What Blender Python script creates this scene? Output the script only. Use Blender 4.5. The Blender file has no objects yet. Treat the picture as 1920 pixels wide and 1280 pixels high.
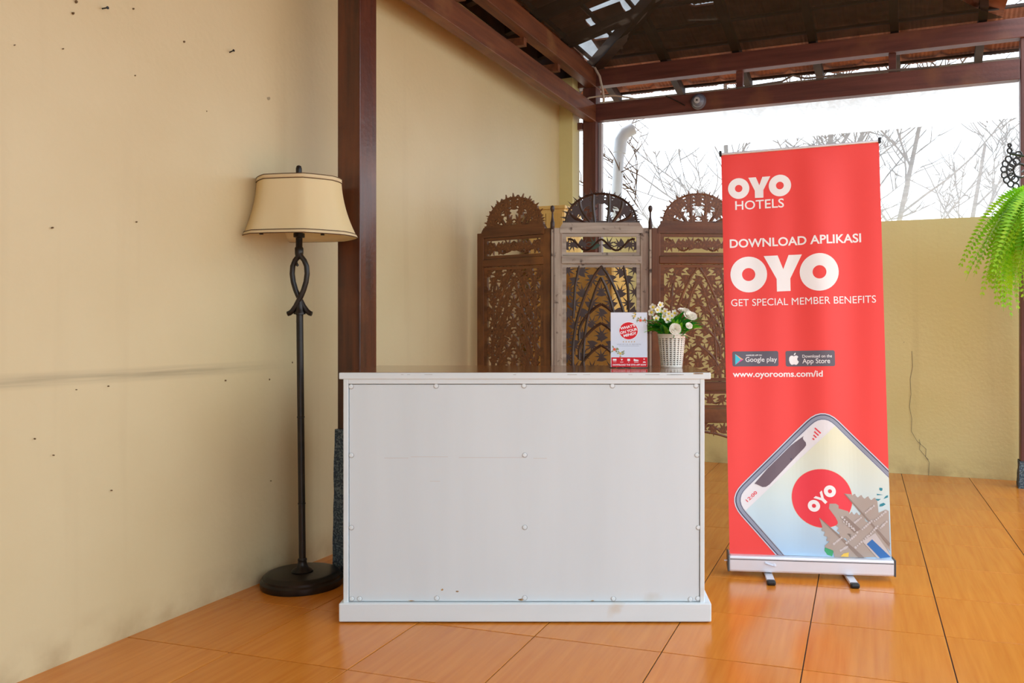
import bpy, bmesh, math, random
from mathutils import Vector, Matrix
from math import sin, cos, pi, radians, atan2, hypot
random.seed(7)
scene = bpy.context.scene
COL = scene.collection

# ------------------------------------------------------------------ camera
cam = bpy.data.cameras.new('camera')
cam_o = bpy.data.objects.new('camera', cam)
COL.objects.link(cam_o)
cam_o.location = (0, 0, 0.948)
cam_o.rotation_euler = (pi/2, 0, 0)
cam.sensor_width = 36
cam.lens = 1579/1920*36
cam.shift_x = -131/1920
cam.shift_y = -24.6/1920
cam.clip_start = 0.02
scene.camera = cam_o

# ------------------------------------------------------------------ sky, sun, exposure
world = bpy.data.worlds.new('world')
scene.world = world
world.use_nodes = True
wn = world.node_tree.nodes
wl = world.node_tree.links
bg = wn['Background']
bg.inputs[0].default_value = (0.79, 0.90, 1.0, 1)
bg.inputs[1].default_value = 2.2

sun = bpy.data.lights.new('sun', 'SUN')
sun_o = bpy.data.objects.new('sun', sun)
COL.objects.link(sun_o)
sun.energy = 4.0
sun.color = (1.0, 0.95, 0.86)
sun.angle = radians(1.0)
# the sun stands high behind the back wall; the light travels towards the lobby
sun_dir = Vector((-0.341*cos(radians(73)), -0.94*cos(radians(73)), -sin(radians(73))))
sun_o.rotation_euler = sun_dir.to_track_quat('-Z', 'Y').to_euler()
sun_o.location = (2, 9, 8)

vs = scene.view_settings
vs.view_transform = 'Standard'
vs.look = 'None'
vs.exposure = 0.42
vs.gamma = 1.0
vs.use_curve_mapping = False

# ------------------------------------------------------------------ materials
def lin(c):
    return tuple((x/12.92 if x <= .04045 else ((x+.055)/1.055)**2.4) for x in (v/255 for v in c))

MATS = {}
def mat(name, c1, rough=.5, c2=None, scale=(8, 8, 8), detail=4, lo=.35, hi=.65, bump=0, bscale=60, metal=0,
        spec=.5, rand=0, c3=None, s3=3, lo3=.55, hi3=.75, trans=0, coat=0, dist=0.0):
    m = bpy.data.materials.new(name)
    MATS[name] = m
    m.use_nodes = True
    nt = m.node_tree
    N, L = nt.nodes, nt.links
    b = N['Principled BSDF']
    b.inputs['Roughness'].default_value = rough
    b.inputs['Metallic'].default_value = metal
    b.inputs['Specular IOR Level'].default_value = spec
    if coat:
        b.inputs['Coat Weight'].default_value = coat
        b.inputs['Coat Roughness'].default_value = .12
    a = lin(c1) + (1,)
    b.inputs['Base Color'].default_value = a
    out = None
    if c2 or c3 or bump or rand:
        tc = N.new('ShaderNodeTexCoord')
        mp = N.new('ShaderNodeMapping')
        L.new(tc.outputs['Object'], mp.inputs[0])
        mp.inputs['Scale'].default_value = scale
        if rand:
            oi = N.new('ShaderNodeObjectInfo')
            ad = N.new('ShaderNodeVectorMath'); ad.operation = 'MULTIPLY_ADD'
            L.new(oi.outputs['Random'], ad.inputs[0])
            ad.inputs[1].default_value = (37, 53, 29)
            L.new(tc.outputs['Object'], ad.inputs[2])
            L.new(ad.outputs[0], mp.inputs[0])
    if c2:
        nz = N.new('ShaderNodeTexNoise')
        nz.inputs['Scale'].default_value = 1
        nz.inputs['Detail'].default_value = detail
        nz.inputs['Distortion'].default_value = dist
        L.new(mp.outputs[0], nz.inputs['Vector'])
        cr = N.new('ShaderNodeValToRGB')
        cr.color_ramp.elements[0].position = lo
        cr.color_ramp.elements[1].position = hi
        cr.color_ramp.elements[0].color = a
        cr.color_ramp.elements[1].color = lin(c2) + (1,)
        L.new(nz.outputs['Fac'], cr.inputs[0])
        out = cr.outputs[0]
    if c3:
        n3 = N.new('ShaderNodeTexNoise')
        n3.inputs['Scale'].default_value = s3
        n3.inputs['Detail'].default_value = 5
        L.new(tc.outputs['Object'], n3.inputs['Vector'])
        r3 = N.new('ShaderNodeMapRange')
        r3.inputs[1].default_value = lo3
        r3.inputs[2].default_value = hi3
        L.new(n3.outputs['Fac'], r3.inputs[0])
        mx = N.new('ShaderNodeMix'); mx.data_type = 'RGBA'
        L.new(r3.outputs[0], mx.inputs[0])
        if out:
            L.new(out, mx.inputs[6])
        else:
            mx.inputs[6].default_value = a
        mx.inputs[7].default_value = lin(c3) + (1,)
        out = mx.outputs[2]
    if rand and rand > 0:
        hs = N.new('ShaderNodeHueSaturation')
        mr = N.new('ShaderNodeMapRange')
        mr.inputs[3].default_value = 1 - rand
        mr.inputs[4].default_value = 1 + rand
        L.new(oi.outputs['Random'], mr.inputs[0])
        L.new(mr.outputs[0], hs.inputs['Value'])
        if out:
            L.new(out, hs.inputs['Color'])
        else:
            hs.inputs['Color'].default_value = a
        out = hs.outputs[0]
    if out:
        L.new(out, b.inputs['Base Color'])
    if bump:
        nb = N.new('ShaderNodeTexNoise')
        nb.inputs['Scale'].default_value = bscale
        nb.inputs['Detail'].default_value = 5
        L.new(tc.outputs['Object'], nb.inputs['Vector'])
        bp = N.new('ShaderNodeBump')
        bp.inputs['Strength'].default_value = bump
        bp.inputs['Distance'].default_value = .01
        L.new(nb.outputs['Fac'], bp.inputs['Height'])
        L.new(bp.outputs[0], b.inputs['Normal'])
    if trans:
        tr = N.new('ShaderNodeBsdfTranslucent')
        if out:
            L.new(out, tr.inputs[0])
        else:
            tr.inputs[0].default_value = a
        ms = N.new('ShaderNodeMixShader')
        ms.inputs[0].default_value = trans
        L.new(b.outputs[0], ms.inputs[1])
        L.new(tr.outputs[0], ms.inputs[2])
        L.new(ms.outputs[0], N['Material Output'].inputs[0])
    return m

def net_mat(name, col, alpha, translucent=.5):
    """a woven net: partly open, the threads partly let light through"""
    m = bpy.data.materials.new(name); m.use_nodes = True
    N, L = m.node_tree.nodes, m.node_tree.links
    N.remove(N['Principled BSDF'])
    d = N.new('ShaderNodeBsdfDiffuse'); d.inputs[0].default_value = lin(col) + (1,)
    t = N.new('ShaderNodeBsdfTranslucent'); t.inputs[0].default_value = lin(col) + (1,)
    m1 = N.new('ShaderNodeMixShader'); m1.inputs[0].default_value = translucent
    L.new(d.outputs[0], m1.inputs[1]); L.new(t.outputs[0], m1.inputs[2])
    tp = N.new('ShaderNodeBsdfTransparent')
    m2 = N.new('ShaderNodeMixShader')
    L.new(tp.outputs[0], m2.inputs[1]); L.new(m1.outputs[0], m2.inputs[2])
    tc = N.new('ShaderNodeTexCoord')
    mp = N.new('ShaderNodeMapping'); mp.inputs['Scale'].default_value = (2, 2, 30)
    L.new(tc.outputs['Object'], mp.inputs[0])
    nz = N.new('ShaderNodeTexNoise'); nz.inputs['Scale'].default_value = 1.5; nz.inputs['Detail'].default_value = 4
    L.new(mp.outputs[0], nz.inputs['Vector'])
    mr = N.new('ShaderNodeMapRange')
    mr.inputs[1].default_value = .3; mr.inputs[2].default_value = .7
    mr.inputs[3].default_value = alpha - .05; mr.inputs[4].default_value = min(1, alpha + .05)
    L.new(nz.outputs['Fac'], mr.inputs[0])
    L.new(mr.outputs[0], m2.inputs[0])
    L.new(m2.outputs[0], N['Material Output'].inputs[0])
    return m

def wall_mat(name, c, c2, base_dirt, rub=None):
    m = mat(name, c, .46, c2, (1.3, 1.3, 1.3), 5, .35, .7, bump=.12, bscale=45, spec=.5)
    N, L = m.node_tree.nodes, m.node_tree.links
    b = N['Principled BSDF']
    src = b.inputs['Base Color'].links[0].from_socket
    tc = N.new('ShaderNodeTexCoord')
    sp = N.new('ShaderNodeSeparateXYZ'); L.new(tc.outputs['Object'], sp.inputs[0])
    nz = N.new('ShaderNodeTexNoise'); nz.inputs['Scale'].default_value = 7; nz.inputs['Detail'].default_value = 6
    L.new(tc.outputs['Object'], nz.inputs['Vector'])
    # damp, dirty foot of the wall
    def mapr(s, a, b_, c_=0, d_=1):
        r = N.new('ShaderNodeMapRange')
        for k, v in zip((1, 2, 3, 4), (a, b_, c_, d_)):
            r.inputs[k].default_value = v
        L.new(s, r.inputs[0]); return r.outputs[0]
    def mul(a, b_):
        r = N.new('ShaderNodeMath'); r.operation = 'MULTIPLY'
        L.new(a, r.inputs[0])
        if isinstance(b_, float): r.inputs[1].default_value = b_
        else: L.new(b_, r.inputs[1])
        return r.outputs[0]
    def mixc(f, s, col):
        x = N.new('ShaderNodeMix'); x.data_type = 'RGBA'
        L.new(f, x.inputs[0]); L.new(s, x.inputs[6]); x.inputs[7].default_value = lin(col) + (1,)
        return x.outputs[2]
    foot = mul(mapr(sp.outputs[2], .13, .0), mapr(nz.outputs['Fac'], .4, .65))
    src = mixc(mul(foot, .55), src, base_dirt)
    # spots and small knocks
    n2 = N.new('ShaderNodeTexNoise'); n2.inputs['Scale'].default_value = 19; n2.inputs['Detail'].default_value = 2
    L.new(tc.outputs['Object'], n2.inputs['Vector'])
    src = mixc(mapr(n2.outputs['Fac'], .785, .80, 0, .6), src, (95, 80, 55))
    # vertical water runs
    mp = N.new('ShaderNodeMapping'); mp.inputs['Scale'].default_value = (9, 9, .5)
    L.new(tc.outputs['Object'], mp.inputs[0])
    n3 = N.new('ShaderNodeTexNoise'); n3.inputs['Scale'].default_value = 1; n3.inputs['Detail'].default_value = 3
    L.new(mp.outputs[0], n3.inputs['Vector'])
    src = mixc(mapr(n3.outputs['Fac'], .58, .85, 0, .16), src, base_dirt)
    if rub:
        z0, x0, x1 = rub
        d = N.new('ShaderNodeMath'); d.operation = 'SUBTRACT'; L.new(sp.outputs[2], d.inputs[0]); d.inputs[1].default_value = z0
        ab = N.new('ShaderNodeMath'); ab.operation = 'ABSOLUTE'; L.new(d.outputs[0], ab.inputs[0])
        band = mul(mapr(ab.outputs[0], .026, .002), mapr(sp.outputs[0], x1, x1 - .35))
        mp2 = N.new('ShaderNodeMapping'); mp2.inputs['Scale'].default_value = (3, 3, 90)
        L.new(tc.outputs['Object'], mp2.inputs[0])
        n4 = N.new('ShaderNodeTexNoise'); n4.inputs['Scale'].default_value = 1; L.new(mp2.outputs[0], n4.inputs['Vector'])
        src = mixc(mul(band, mapr(n4.outputs['Fac'], .25, .75, .08, .5)), src, (95, 82, 66))
    L.new(src, b.inputs['Base Color'])
    return m

WALL = wall_mat('cream_plaster', (214, 196, 154), (206, 185, 140), (150, 118, 78), rub=(.805, -9, 5.1))
WALL2 = wall_mat('ochre_plaster', (228, 218, 158), (220, 208, 144), (140, 112, 70))
TILE = mat('wood_look_tile', (220, 138, 48), .2, (206, 120, 34), (60, 3, 60), 5, .3, .72, rand=.05, spec=.5, dist=.3)
GROUT = mat('grout', (76, 56, 40), .95)
GROUND = mat('concrete_ground', (176, 168, 154), .9, (150, 143, 130), (2, 2, 2))
DWOOD = mat('varnished_dark_wood', (98, 46, 20), .32, (48, 19, 9), (30, 30, 2.2), 5, .3, .7, c3=(120, 66, 34), s3=2.2, bump=.1, bscale=60, coat=.3)
BEAM = mat('dark_red_timber', (114, 66, 56), .45, (84, 46, 40), (2.5, 34, 34), 4, .3, .7, c3=(130, 84, 56), s3=3, bump=.1)
BEAMX = mat('red_brown_timber', (128, 76, 48), .45, (92, 50, 32), (2.5, 34, 34), 4, .3, .7, c3=(150, 108, 70), s3=2.5, bump=.1)
BEAMV = mat('dark_red_post_timber', (114, 66, 56), .45, (84, 46, 40), (34, 34, 2.5), 4, .3, .7, c3=(130, 84, 66), s3=3, bump=.1)
RAFT = mat('smoky_rafter_wood', (62, 42, 30), .7, (44, 28, 20), (10, 10, 10))
CLAY = mat('clay_roof_tile', (168, 100, 66), .8, (132, 76, 50), (9, 9, 9), rand=.18, bump=.2)
STONE = mat('chiselled_stone', (58, 76, 92), .9, (116, 134, 142), (130, 130, 130), 3, .45, .62, bump=.8, bscale=120)
WHITEP = mat('white_painted_wood', (224, 234, 238), .42, (216, 227, 231), (2, 2, 9), 4, .3, .7, c3=(206, 198, 182), s3=5.5, lo3=.68, hi3=.82, bump=.04, bscale=30)
PANEL = mat('white_laminate_panel', (219, 230, 235), .35, (213, 224, 229), (7, 7, .8), 4, .3, .7, c3=(200, 196, 184), s3=4, lo3=.68, hi3=.85)
CHIP = mat('bare_wood_edge', (186, 152, 100), .7, (120, 90, 60), (60, 60, 60))
CTOP = mat('brown_laminate_top', (132, 84, 44), .12, (112, 68, 34), (3, 40, 3), 4, .3, .7, coat=.3)
JOINT = mat('dark_joint', (92, 88, 84), .9)
IRON = mat('bronzed_iron', (27, 23, 21), .34, (44, 34, 26), (22, 22, 22), metal=.35)
SHADE = mat('cream_lamp_fabric', (248, 234, 192), .8, (242, 220, 166), (5, 5, .9), 3, .3, .7, trans=.25, spec=.1)
SHTRIM = mat('cream_trim', (226, 204, 160), .7)
BLACK = mat('black_plastic', (18, 18, 20), .4)
W1 = mat('brown_teak', (128, 80, 42), .42, (80, 46, 22), (34, 34, 2.2), 5, .3, .72, c3=(156, 102, 50), s3=5, lo3=.5, hi3=.75, dist=.6, bump=.08)
W2 = mat('weathered_pale_wood', (194, 180, 160), .45, (134, 112, 94), (46, 46, 3), 5, .35, .75, c3=(70, 52, 42), s3=22, lo3=.62, hi3=.72, bump=.12)
W2X = mat('weathered_pale_rail', (192, 182, 166), .45, (138, 122, 106), (3, 46, 46), 5, .35, .75, c3=(74, 56, 46), s3=22, lo3=.62, hi3=.72, bump=.12)
W1X = mat('brown_teak_rail', (128, 80, 42), .42, (80, 46, 22), (2.2, 34, 34), 5, .3, .72, c3=(156, 102, 50), s3=5, lo3=.5, hi3=.75, dist=.6, bump=.08)
W3 = mat('dark_teak_carving', (72, 48, 38), .38, (46, 28, 22), (30, 30, 30), 4, .3, .7, bump=.1)
W3E = mat('dark_bamboo_carving', (82, 58, 46), .3, (46, 28, 22), (60, 60, 9), 4, .3, .7, bump=.1)
GREENP = mat('green_painted_leaf', (44, 82, 58), .5, (40, 56, 44), (30, 30, 30))
PINE = mat('yellow_pine_board', (242, 204, 124), .45, (234, 188, 102), (20, 20, 2), 4)
RED = mat('red_print_fabric', (244, 74, 70), .5, spec=.4)
PWHITE = mat('white_print', (250, 250, 250), .45)
PGREY = mat('grey_print', (96, 92, 104), .45)
ALU = mat('brushed_aluminium', (226, 229, 236), .32, metal=.35)
DGREY = mat('dark_grey_metal', (84, 88, 92), .4, metal=.5)
NETW = net_mat('white_net', (250, 251, 254), .30, .85)
SHEET = net_mat('white_plastic_sheet', (252, 252, 254), .93, .85)
NETD = net_mat('black_shade_net', (70, 62, 56), .82, .3)
BARK = mat('bare_bark', (104, 84, 70), .9, (76, 60, 50), (14, 14, 14))
PVC = mat('grey_pvc', (190, 194, 204), .35)
FERN = mat('fern_green', (186, 236, 46), .45, (136, 216, 30), (9, 9, 9), rand=.15, trans=.45)
FERN2 = mat('fern_pale_green', (206, 230, 110), .5, rand=.1, trans=.45)
LEAFD = mat('plastic_leaf_green', (62, 172, 52), .35, (34, 136, 40), (40, 40, 40), rand=.15, trans=.2)
LEAFL = mat('plastic_leaf_lime', (128, 206, 48), .4, rand=.15, trans=.25)
PETAL = mat('cream_petal', (246, 242, 228), .5, trans=.2)
YCEN = mat('yellow_centre', (240, 210, 60), .5)
POTW = mat('white_plastic', (240, 236, 224), .35, trans=.1)
CABLE = mat('grey_white_cable', (196, 184, 168), .5)
SOIL = mat('dark_soil', (50, 38, 28), .95)
def flat(name, c, r=.45): return mat(name, c, r)
PHFRAME = flat('phone_frame_grey', (150, 158, 176)); PHDARK = flat('phone_edge_dark', (74, 72, 98)); PHSIDE = flat('phone_edge_light', (214, 220, 232))
NOTCH = flat('notch_mauve', (112, 98, 108)); PBLUE = flat('door_blue', (48, 116, 188))
STATUS = flat('status_pale', (236, 236, 238))
TEMPLE = flat('temple_stone', (178, 166, 156)); TEMPLED = flat('temple_shadow', (150, 134, 124)); TEMPLEL = flat('temple_light', (206, 200, 198))
SPRIG = flat('sprig_teal', (40, 140, 158)); PGREEN = flat('bush_green', (64, 176, 120)); PYEL = flat('roof_yellow', (244, 206, 92))
PRED = flat('print_red', (240, 62, 76)); CYAN = flat('cyan_print', (60, 200, 222)); PINK = flat('pink_print', (226, 70, 150)); ORNG = flat('orange_print', (240, 168, 120))
CARDW = flat('card_white', (226, 230, 242), .6); CARDR = flat('card_red', (222, 14, 32), .7); GOLD = flat('gold_star', (200, 160, 90)); CARDG = flat('card_grey_text', (168, 172, 186))
SPRAYO = flat('spray_orange', (232, 88, 30)); SPRAYY = flat('spray_yellow', (228, 190, 70)); SPRAYG = flat('spray_olive', (150, 150, 90))

def gradient_screen_mat():
    """printed screen picture: pale yellow at the top of the picture to pale blue below"""
    m = mat('phone_screen_print', (230, 236, 214), .4)
    N, L = m.node_tree.nodes, m.node_tree.links
    tc = N.new('ShaderNodeTexCoord'); sp = N.new('ShaderNodeSeparateXYZ'); L.new(tc.outputs['Object'], sp.inputs[0])
    cr = N.new('ShaderNodeValToRGB')
    e = cr.color_ramp.elements
    e[0].position = .10; e[0].color = lin((176, 212, 240)) + (1,)
    e[1].position = .52; e[1].color = lin((234, 236, 206)) + (1,)
    k = e.new(.3); k.color = lin((212, 232, 232)) + (1,)
    L.new(sp.outputs[2], cr.inputs[0]); L.new(cr.outputs[0], m.node_tree.nodes['Principled BSDF'].inputs['Base Color'])
    return m
SCREENP = gradient_screen_mat()

def acrylic():
    m = bpy.data.materials.new('clear_acrylic'); m.use_nodes = True
    b = m.node_tree.nodes['Principled BSDF']
    b.inputs['Transmission Weight'].default_value = 1; b.inputs['Roughness'].default_value = .02
    b.inputs['IOR'].default_value = 1.2; b.inputs['Base Color'].default_value = (.97, .98, 1, 1)
    return m
ACRYL = acrylic()

# ------------------------------------------------------------------ mesh helpers
class MB:
    def __init__(s): s.v = []; s.f = []
    def add(s, vs, fs):
        o = len(s.v); s.v += [tuple(v) for v in vs]; s.f += [tuple(i + o for i in f) for f in fs]; return s
    def box(s, x0, x1, y0, y1, z0, z1, bev=0):
        if bev <= 0:
            v = [(x0, y0, z0), (x1, y0, z0), (x1, y1, z0), (x0, y1, z0), (x0, y0, z1), (x1, y0, z1), (x1, y1, z1), (x0, y1, z1)]
            return s.add(v, [(3, 2, 1, 0), (4, 5, 6, 7), (0, 1, 5, 4), (1, 2, 6, 5), (2, 3, 7, 6), (3, 0, 4, 7)])
        b = min(bev, (x1-x0)/2.01, (y1-y0)/2.01, (z1-z0)/2.01)
        bm = bmesh.new()
        bmesh.ops.create_cube(bm, size=1)
        bmesh.ops.scale(bm, vec=(x1-x0, y1-y0, z1-z0), verts=bm.verts)
        bmesh.ops.translate(bm, vec=((x0+x1)/2, (y0+y1)/2, (z0+z1)/2), verts=bm.verts)
        bmesh.ops.bevel(bm, geom=bm.edges[:], offset=b, segments=2, profile=.5, affect='EDGES')
        bm.verts.index_update()
        s.add([v.co[:] for v in bm.verts], [[v.index for v in f.verts] for f in bm.faces]); bm.free(); return s
    def lathe(s, prof, n=24, c=(0, 0, 0), cap=True):
        """prof: list of (r, z), bottom to top"""
        vs = []; fs = []
        for r, z in prof:
            for k in range(n):
                a = 2*pi*k/n; vs.append((c[0]+r*cos(a), c[1]+r*sin(a), c[2]+z))
        for i in range(len(prof)-1):
            for k in range(n):
                fs.append((i*n+k, i*n+(k+1) % n, (i+1)*n+(k+1) % n, (i+1)*n+k))
        if cap:
            fs.append(tuple(range(n-1, -1, -1))); fs.append(tuple((len(prof)-1)*n+k for k in range(n)))
        return s.add(vs, fs)
    def tube(s, pts, r, n=8, cap=True, flat=1.0):
        """pts: 3D polyline; r: radius or list of radii"""
        pts = [Vector(p) for p in pts]; m = len(pts); vs = []; fs = []
        up = Vector((0, 0, 1)); prev = None
        for i, p in enumerate(pts):
            t = (pts[min(i+1, m-1)] - pts[max(i-1, 0)]).normalized()
            if prev is None:
                a = t.orthogonal().normalized() if abs(t.z) > .98 else t.cross(up).normalized()
            else:
                a = (prev - t*prev.dot(t))
                a = a.normalized() if a.length > 1e-6 else t.orthogonal().normalized()
            prev = a; b = t.cross(a).normalized()
            rr = r[i] if isinstance(r, (list, tuple)) else r
            for k in range(n):
                g = 2*pi*k/n; vs.append(p + a*rr*cos(g) + b*rr*flat*sin(g))
        for i in range(m-1):
            for k in range(n):
                fs.append((i*n+k, i*n+(k+1) % n, (i+1)*n+(k+1) % n, (i+1)*n+k))
        if cap:
            fs.append(tuple(range(n-1, -1, -1))); fs.append(tuple((m-1)*n+k for k in range(n)))
        return s.add(vs, fs)
    def prism(s, loop, y0, y1, axes='xz'):
        """extrude a 2D loop (x,z) between depths y0 (front) and y1"""
        n = len(loop)
        vs = [(a, y0, b) for a, b in loop] + [(a, y1, b) for a, b in loop]
        fs = [tuple(range(n)), tuple(range(2*n-1, n-1, -1))] + [(i, i+n, (i+1) % n + n, (i+1) % n) for i in range(n)]
        return s.add(vs, fs)
    def mesh(s, name, smooth=False):
        me = bpy.data.meshes.new(name); me.from_pydata(s.v, [], s.f); me.validate()
        bm = bmesh.new(); bm.from_mesh(me); bmesh.ops.recalc_face_normals(bm, faces=bm.faces); bm.to_mesh(me); bm.free()
        if smooth:
            for p in me.polygons: p.use_smooth = True
            try: me.set_sharp_from_angle(angle=radians(40))
            except Exception: pass
        return me
    def build(s, name, m, parent=None, smooth=False, loc=None, rot=None):
        me = s.mesh(name, smooth); me.materials.append(m)
        return link(name, me, parent, loc, rot)

def link(name, me, parent=None, loc=None, rot=None, scale=None):
    o = bpy.data.objects.new(name, me); COL.objects.link(o)
    if parent: o.parent = parent
    if loc is not None: o.location = loc
    if rot is not None: o.rotation_euler = rot
    if scale is not None: o.scale = scale
    return o

def thing(name, label, cat, loc=(0, 0, 0), rz=0, group=None):
    o = bpy.data.objects.new(name, None); COL.objects.link(o)
    o.empty_display_size = .05
    o.location = loc; o.rotation_euler = (0, 0, rz)
    return tag(o, label, cat, group)
def tag(o, label, cat, group=None):
    o['label'] = label; o['category'] = cat
    if group: o['group'] = group
    return o
def struct(o, label=None):
    o['kind'] = 'structure'
    if label: o['label'] = label
    return o

# ------------------------------------------------------------------ the lobby's plan
YAW = .3212                                    # floor tiling
TU = Vector((cos(YAW), -sin(YAW), 0)); TV = Vector((sin(YAW), cos(YAW), 0))
U0, V0, TS = -1.7576, 2.0142, .4001
WA = Vector((-1.518, 2.252, 0)); WYAW = .348    # left wall, direction of its run
WD = Vector((sin(WYAW), cos(WYAW), 0))
BA = Vector((2.006, 5.53, 0)); BD = Vector((.9268, -.3755, 0))    # back wall
CP = Vector((.070, 6.055, 0))                   # corner post
UB = BD.copy(); NB = Vector((-.3755, -.9268, 0))
LYAW = .360
LB = Vector((-sin(LYAW), -cos(LYAW), 0)); NL = Vector((cos(LYAW), -sin(LYAW), 0))
RB = atan2(BD.y, BD.x)                          # rotation of the back side

# floor slab and tiles
fl = MB().box(-.85, 5.6, -4.2, 4.6, -.12, -.0025)
floor = struct(fl.build('floor', GROUT, loc=(U0*TU + V0*TV), rot=(0, 0, -YAW)))
tm = MB(); g = .0017
tm.box(g, TS-g, g, TS-g, -.012, 0, bev=.0009)
tme = tm.mesh('floor_tile'); tme.materials.append(TILE)
for j in range(-2, 11):
    for i in range(-10, 11):
        c = U0*TU + V0*TV + TU*(j+.5)*TS + TV*(i+.5)*TS
        if c.y < -1.2 or c.y > 6.6: continue
        link('floor_tile', tme, floor, loc=(j*TS, i*TS, random.uniform(-.0004, .0004)))
gm = MB().box(-30, 40, -30, 40, -.3, -.13)
struct(gm.build('ground', GROUND))

# left wall : local x runs along the wall into the depth, local y points away from the room
def wall_obj(name, mt, origin, rz, x0, x1, y0, y1, z0, z1):
    # slightly uneven plaster face: a grid on the room side
    nx = max(2, int((x1-x0)/.12)); nz = max(2, int((z1-z0)/.15))
    b = MB(); vs = []; fs = []
    for i in range(nx+1):
        for k in range(nz+1):
            x = x0+(x1-x0)*i/nx; z = z0+(z1-z0)*k/nz
            vs.append((x, y0 + .003*sin(x*3.1+z*1.7)+.002*sin(z*5.3-x*2.2) - .003, z))
    for i in range(nx):
        for k in range(nz):
            a = i*(nz+1)+k; fs.append((a, a+nz+1, a+nz+2, a+1))
    b.add(vs, fs)
    b.box(x0, x1, y0+.004, y1, z0, z1)
    o = b.build(name, mt, loc=origin, rot=(0, 0, rz))
    for p in o.data.polygons[:nx*nz]: p.use_smooth = True
    return struct(o)
wl_rz = atan2(WD.y, WD.x)
WO = WA - WD*4.0
wall_left = wall_obj('wall_left', WALL, WO, wl_rz, 0, 7.973, 0, .15, 0, 2.72)
struct(MB().box(-3.2, .6, -2.6, -2.45, 0, 2.95).build('light_block_wall', mat('pale_paint', (222, 226, 230), .8)))  # unseen wall added behind the camera to cut the front light
# the wall's return by the corner post
PW = WO + WD*7.973
wr = MB().box(0, .118, 0, .14, 0, 2.72, bev=.004)
struct(wr.build('wall_return', WALL2, loc=PW - Vector((.012, 0, 0)), rot=(0, 0, -.36)))
# low back wall
wall_back = wall_obj('wall_back', WALL2, BA - BD*2.35, RB, 0, 5.2, 0, .12, 0, 1.652)

# hairline crack parts on the back wall
crk = MB()
def crack(pts, w=.0022):
    for (a, b) in zip(pts, pts[1:]):
        dx, dz = b[0]-a[0], b[1]-a[1]; l = hypot(dx, dz); nx, nz = -dz/l*w/2, dx/l*w/2
        crk.add([(a[0]-nx, -.0065, a[1]-nz), (b[0]-nx, -.0065, b[1]-nz), (b[0]+nx, -.0065, b[1]+nz), (a[0]+nx, -.0065, a[1]+nz)], [(0, 1, 2, 3)])
crack([(2.50, .80), (2.505, .70), (2.49, .62), (2.495, .52), (2.485, .44), (2.50, .36), (2.497, .28), (2.53, .22), (2.585, .17), (2.583, .12), (2.605, .085), (2.6, 0)])
crack([(2.545, .23), (2.55, .2), (2.545, .165), (2.6, .1)])
crk.build('crack', JOINT, wall_back)

# ------------------------------------------------------------------ posts and ring beams
def post(name, base, rz, w, d, ztop, m, stone_h=0, sw=.02, label=None):
    b = MB().box(-w/2, w/2, -d/2, d/2, stone_h, ztop, bev=.004)
    o = struct(b.build(name, m, loc=base, rot=(0, 0, rz)), label)
    if stone_h:
        s = MB(); n = 9; rnd = random.Random(3)
        vs = []; fs = []
        per = 16
        for k in range(n+1):
            z = stone_h*k/n; q = .5 + sw/w*(1 - .55*k/n)
            for e in range(per):
                a = e/per*4; side = int(a); t = a-side
                P = [(-q+2*q*t, -q), (q, -q+2*q*t), (q-2*q*t, q), (-q, q-2*q*t)][side]
                j = rnd.uniform(-.004, .004) if k else 0
                vs.append((P[0]*w*(1+j*8), P[1]*d*(1+j*8), z))
        for k in range(n):
            for e in range(per):
                fs.append((k*per+e, k*per+(e+1) % per, (k+1)*per+(e+1) % per, (k+1)*per+e))
        fs.append(tuple(n*per+e for e in range(per)))
        s.add(vs, fs)
        s.build('stone_foot', STONE, o)
    return o
LPc = Vector((-.886, 3.322, 0))
post('post_left', LPc, -LYAW, .104, .112, 2.42, DWOOD, .555, .014, 'dark varnished wooden post on a stone foot beside the floor lamp')
post('post_corner', CP + Vector((0, 0, 0)), -LYAW, .100, .100, 2.665, BEAMV, 0, 0, 'dark wooden corner post behind the carved screen')
RP = CP + UB*2.785
post('post_right', RP + Vector((.015, .01, 0)), RB, .10, .10, 2.79, BEAMV, .16, .012, 'dark wooden post with a stone foot at the right edge')

def beam(name, p0, dirv, l0, l1, w, z0, z1, m, side=0, label=None):
    rz = atan2(dirv.y, dirv.x)
    b = MB().box(l0, l1, -w/2+side, w/2+side, z0, z1, bev=.003)
    return struct(b.build(name, m, loc=p0, rot=(0, 0, rz)), label)
# back side (local -y faces the room)
beam('beam_back_low', CP, UB, .05, 2.74, .07, 2.422, 2.543, BEAM, -.015, 'lower back beam carrying the small dome camera')
beam('beam_back_high', CP, UB, -.1, 3.1, .075, 2.668, 2.785, BEAM, -.015, 'upper back beam under the roof tiles')
# left side: LB points towards the viewer
beam('beam_left_low', CP, LB, .03, 3.6, .070, 2.418, 2.54, BEAMX, .015, 'lower left beam running along the cream wall')
beam('beam_left_high', CP, LB, -.1, 3.6, .075, 2.664, 2.785, BEAMX, .015, 'upper left beam under the shade net')
for k, sx in enumerate((.62, 1.15, 1.9, 2.5)):
    b = MB().box(sx-.02, sx+.02, -.185, -.0, 2.618, 2.664)
    o = struct(b.build('beam_block', BEAMX, loc=CP, rot=(0, 0, atan2(LB.y, LB.x))))
# dark plank added behind the left beams, standing in for the roof's shade
b = MB().box(-.1, 3.6, -.215, -.185, 2.545, 2.86)
struct(b.build('shade_plank', RAFT, loc=CP, rot=(0, 0, atan2(LB.y, LB.x))), 'dark plank added for the shade along the top of the left wall')
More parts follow.
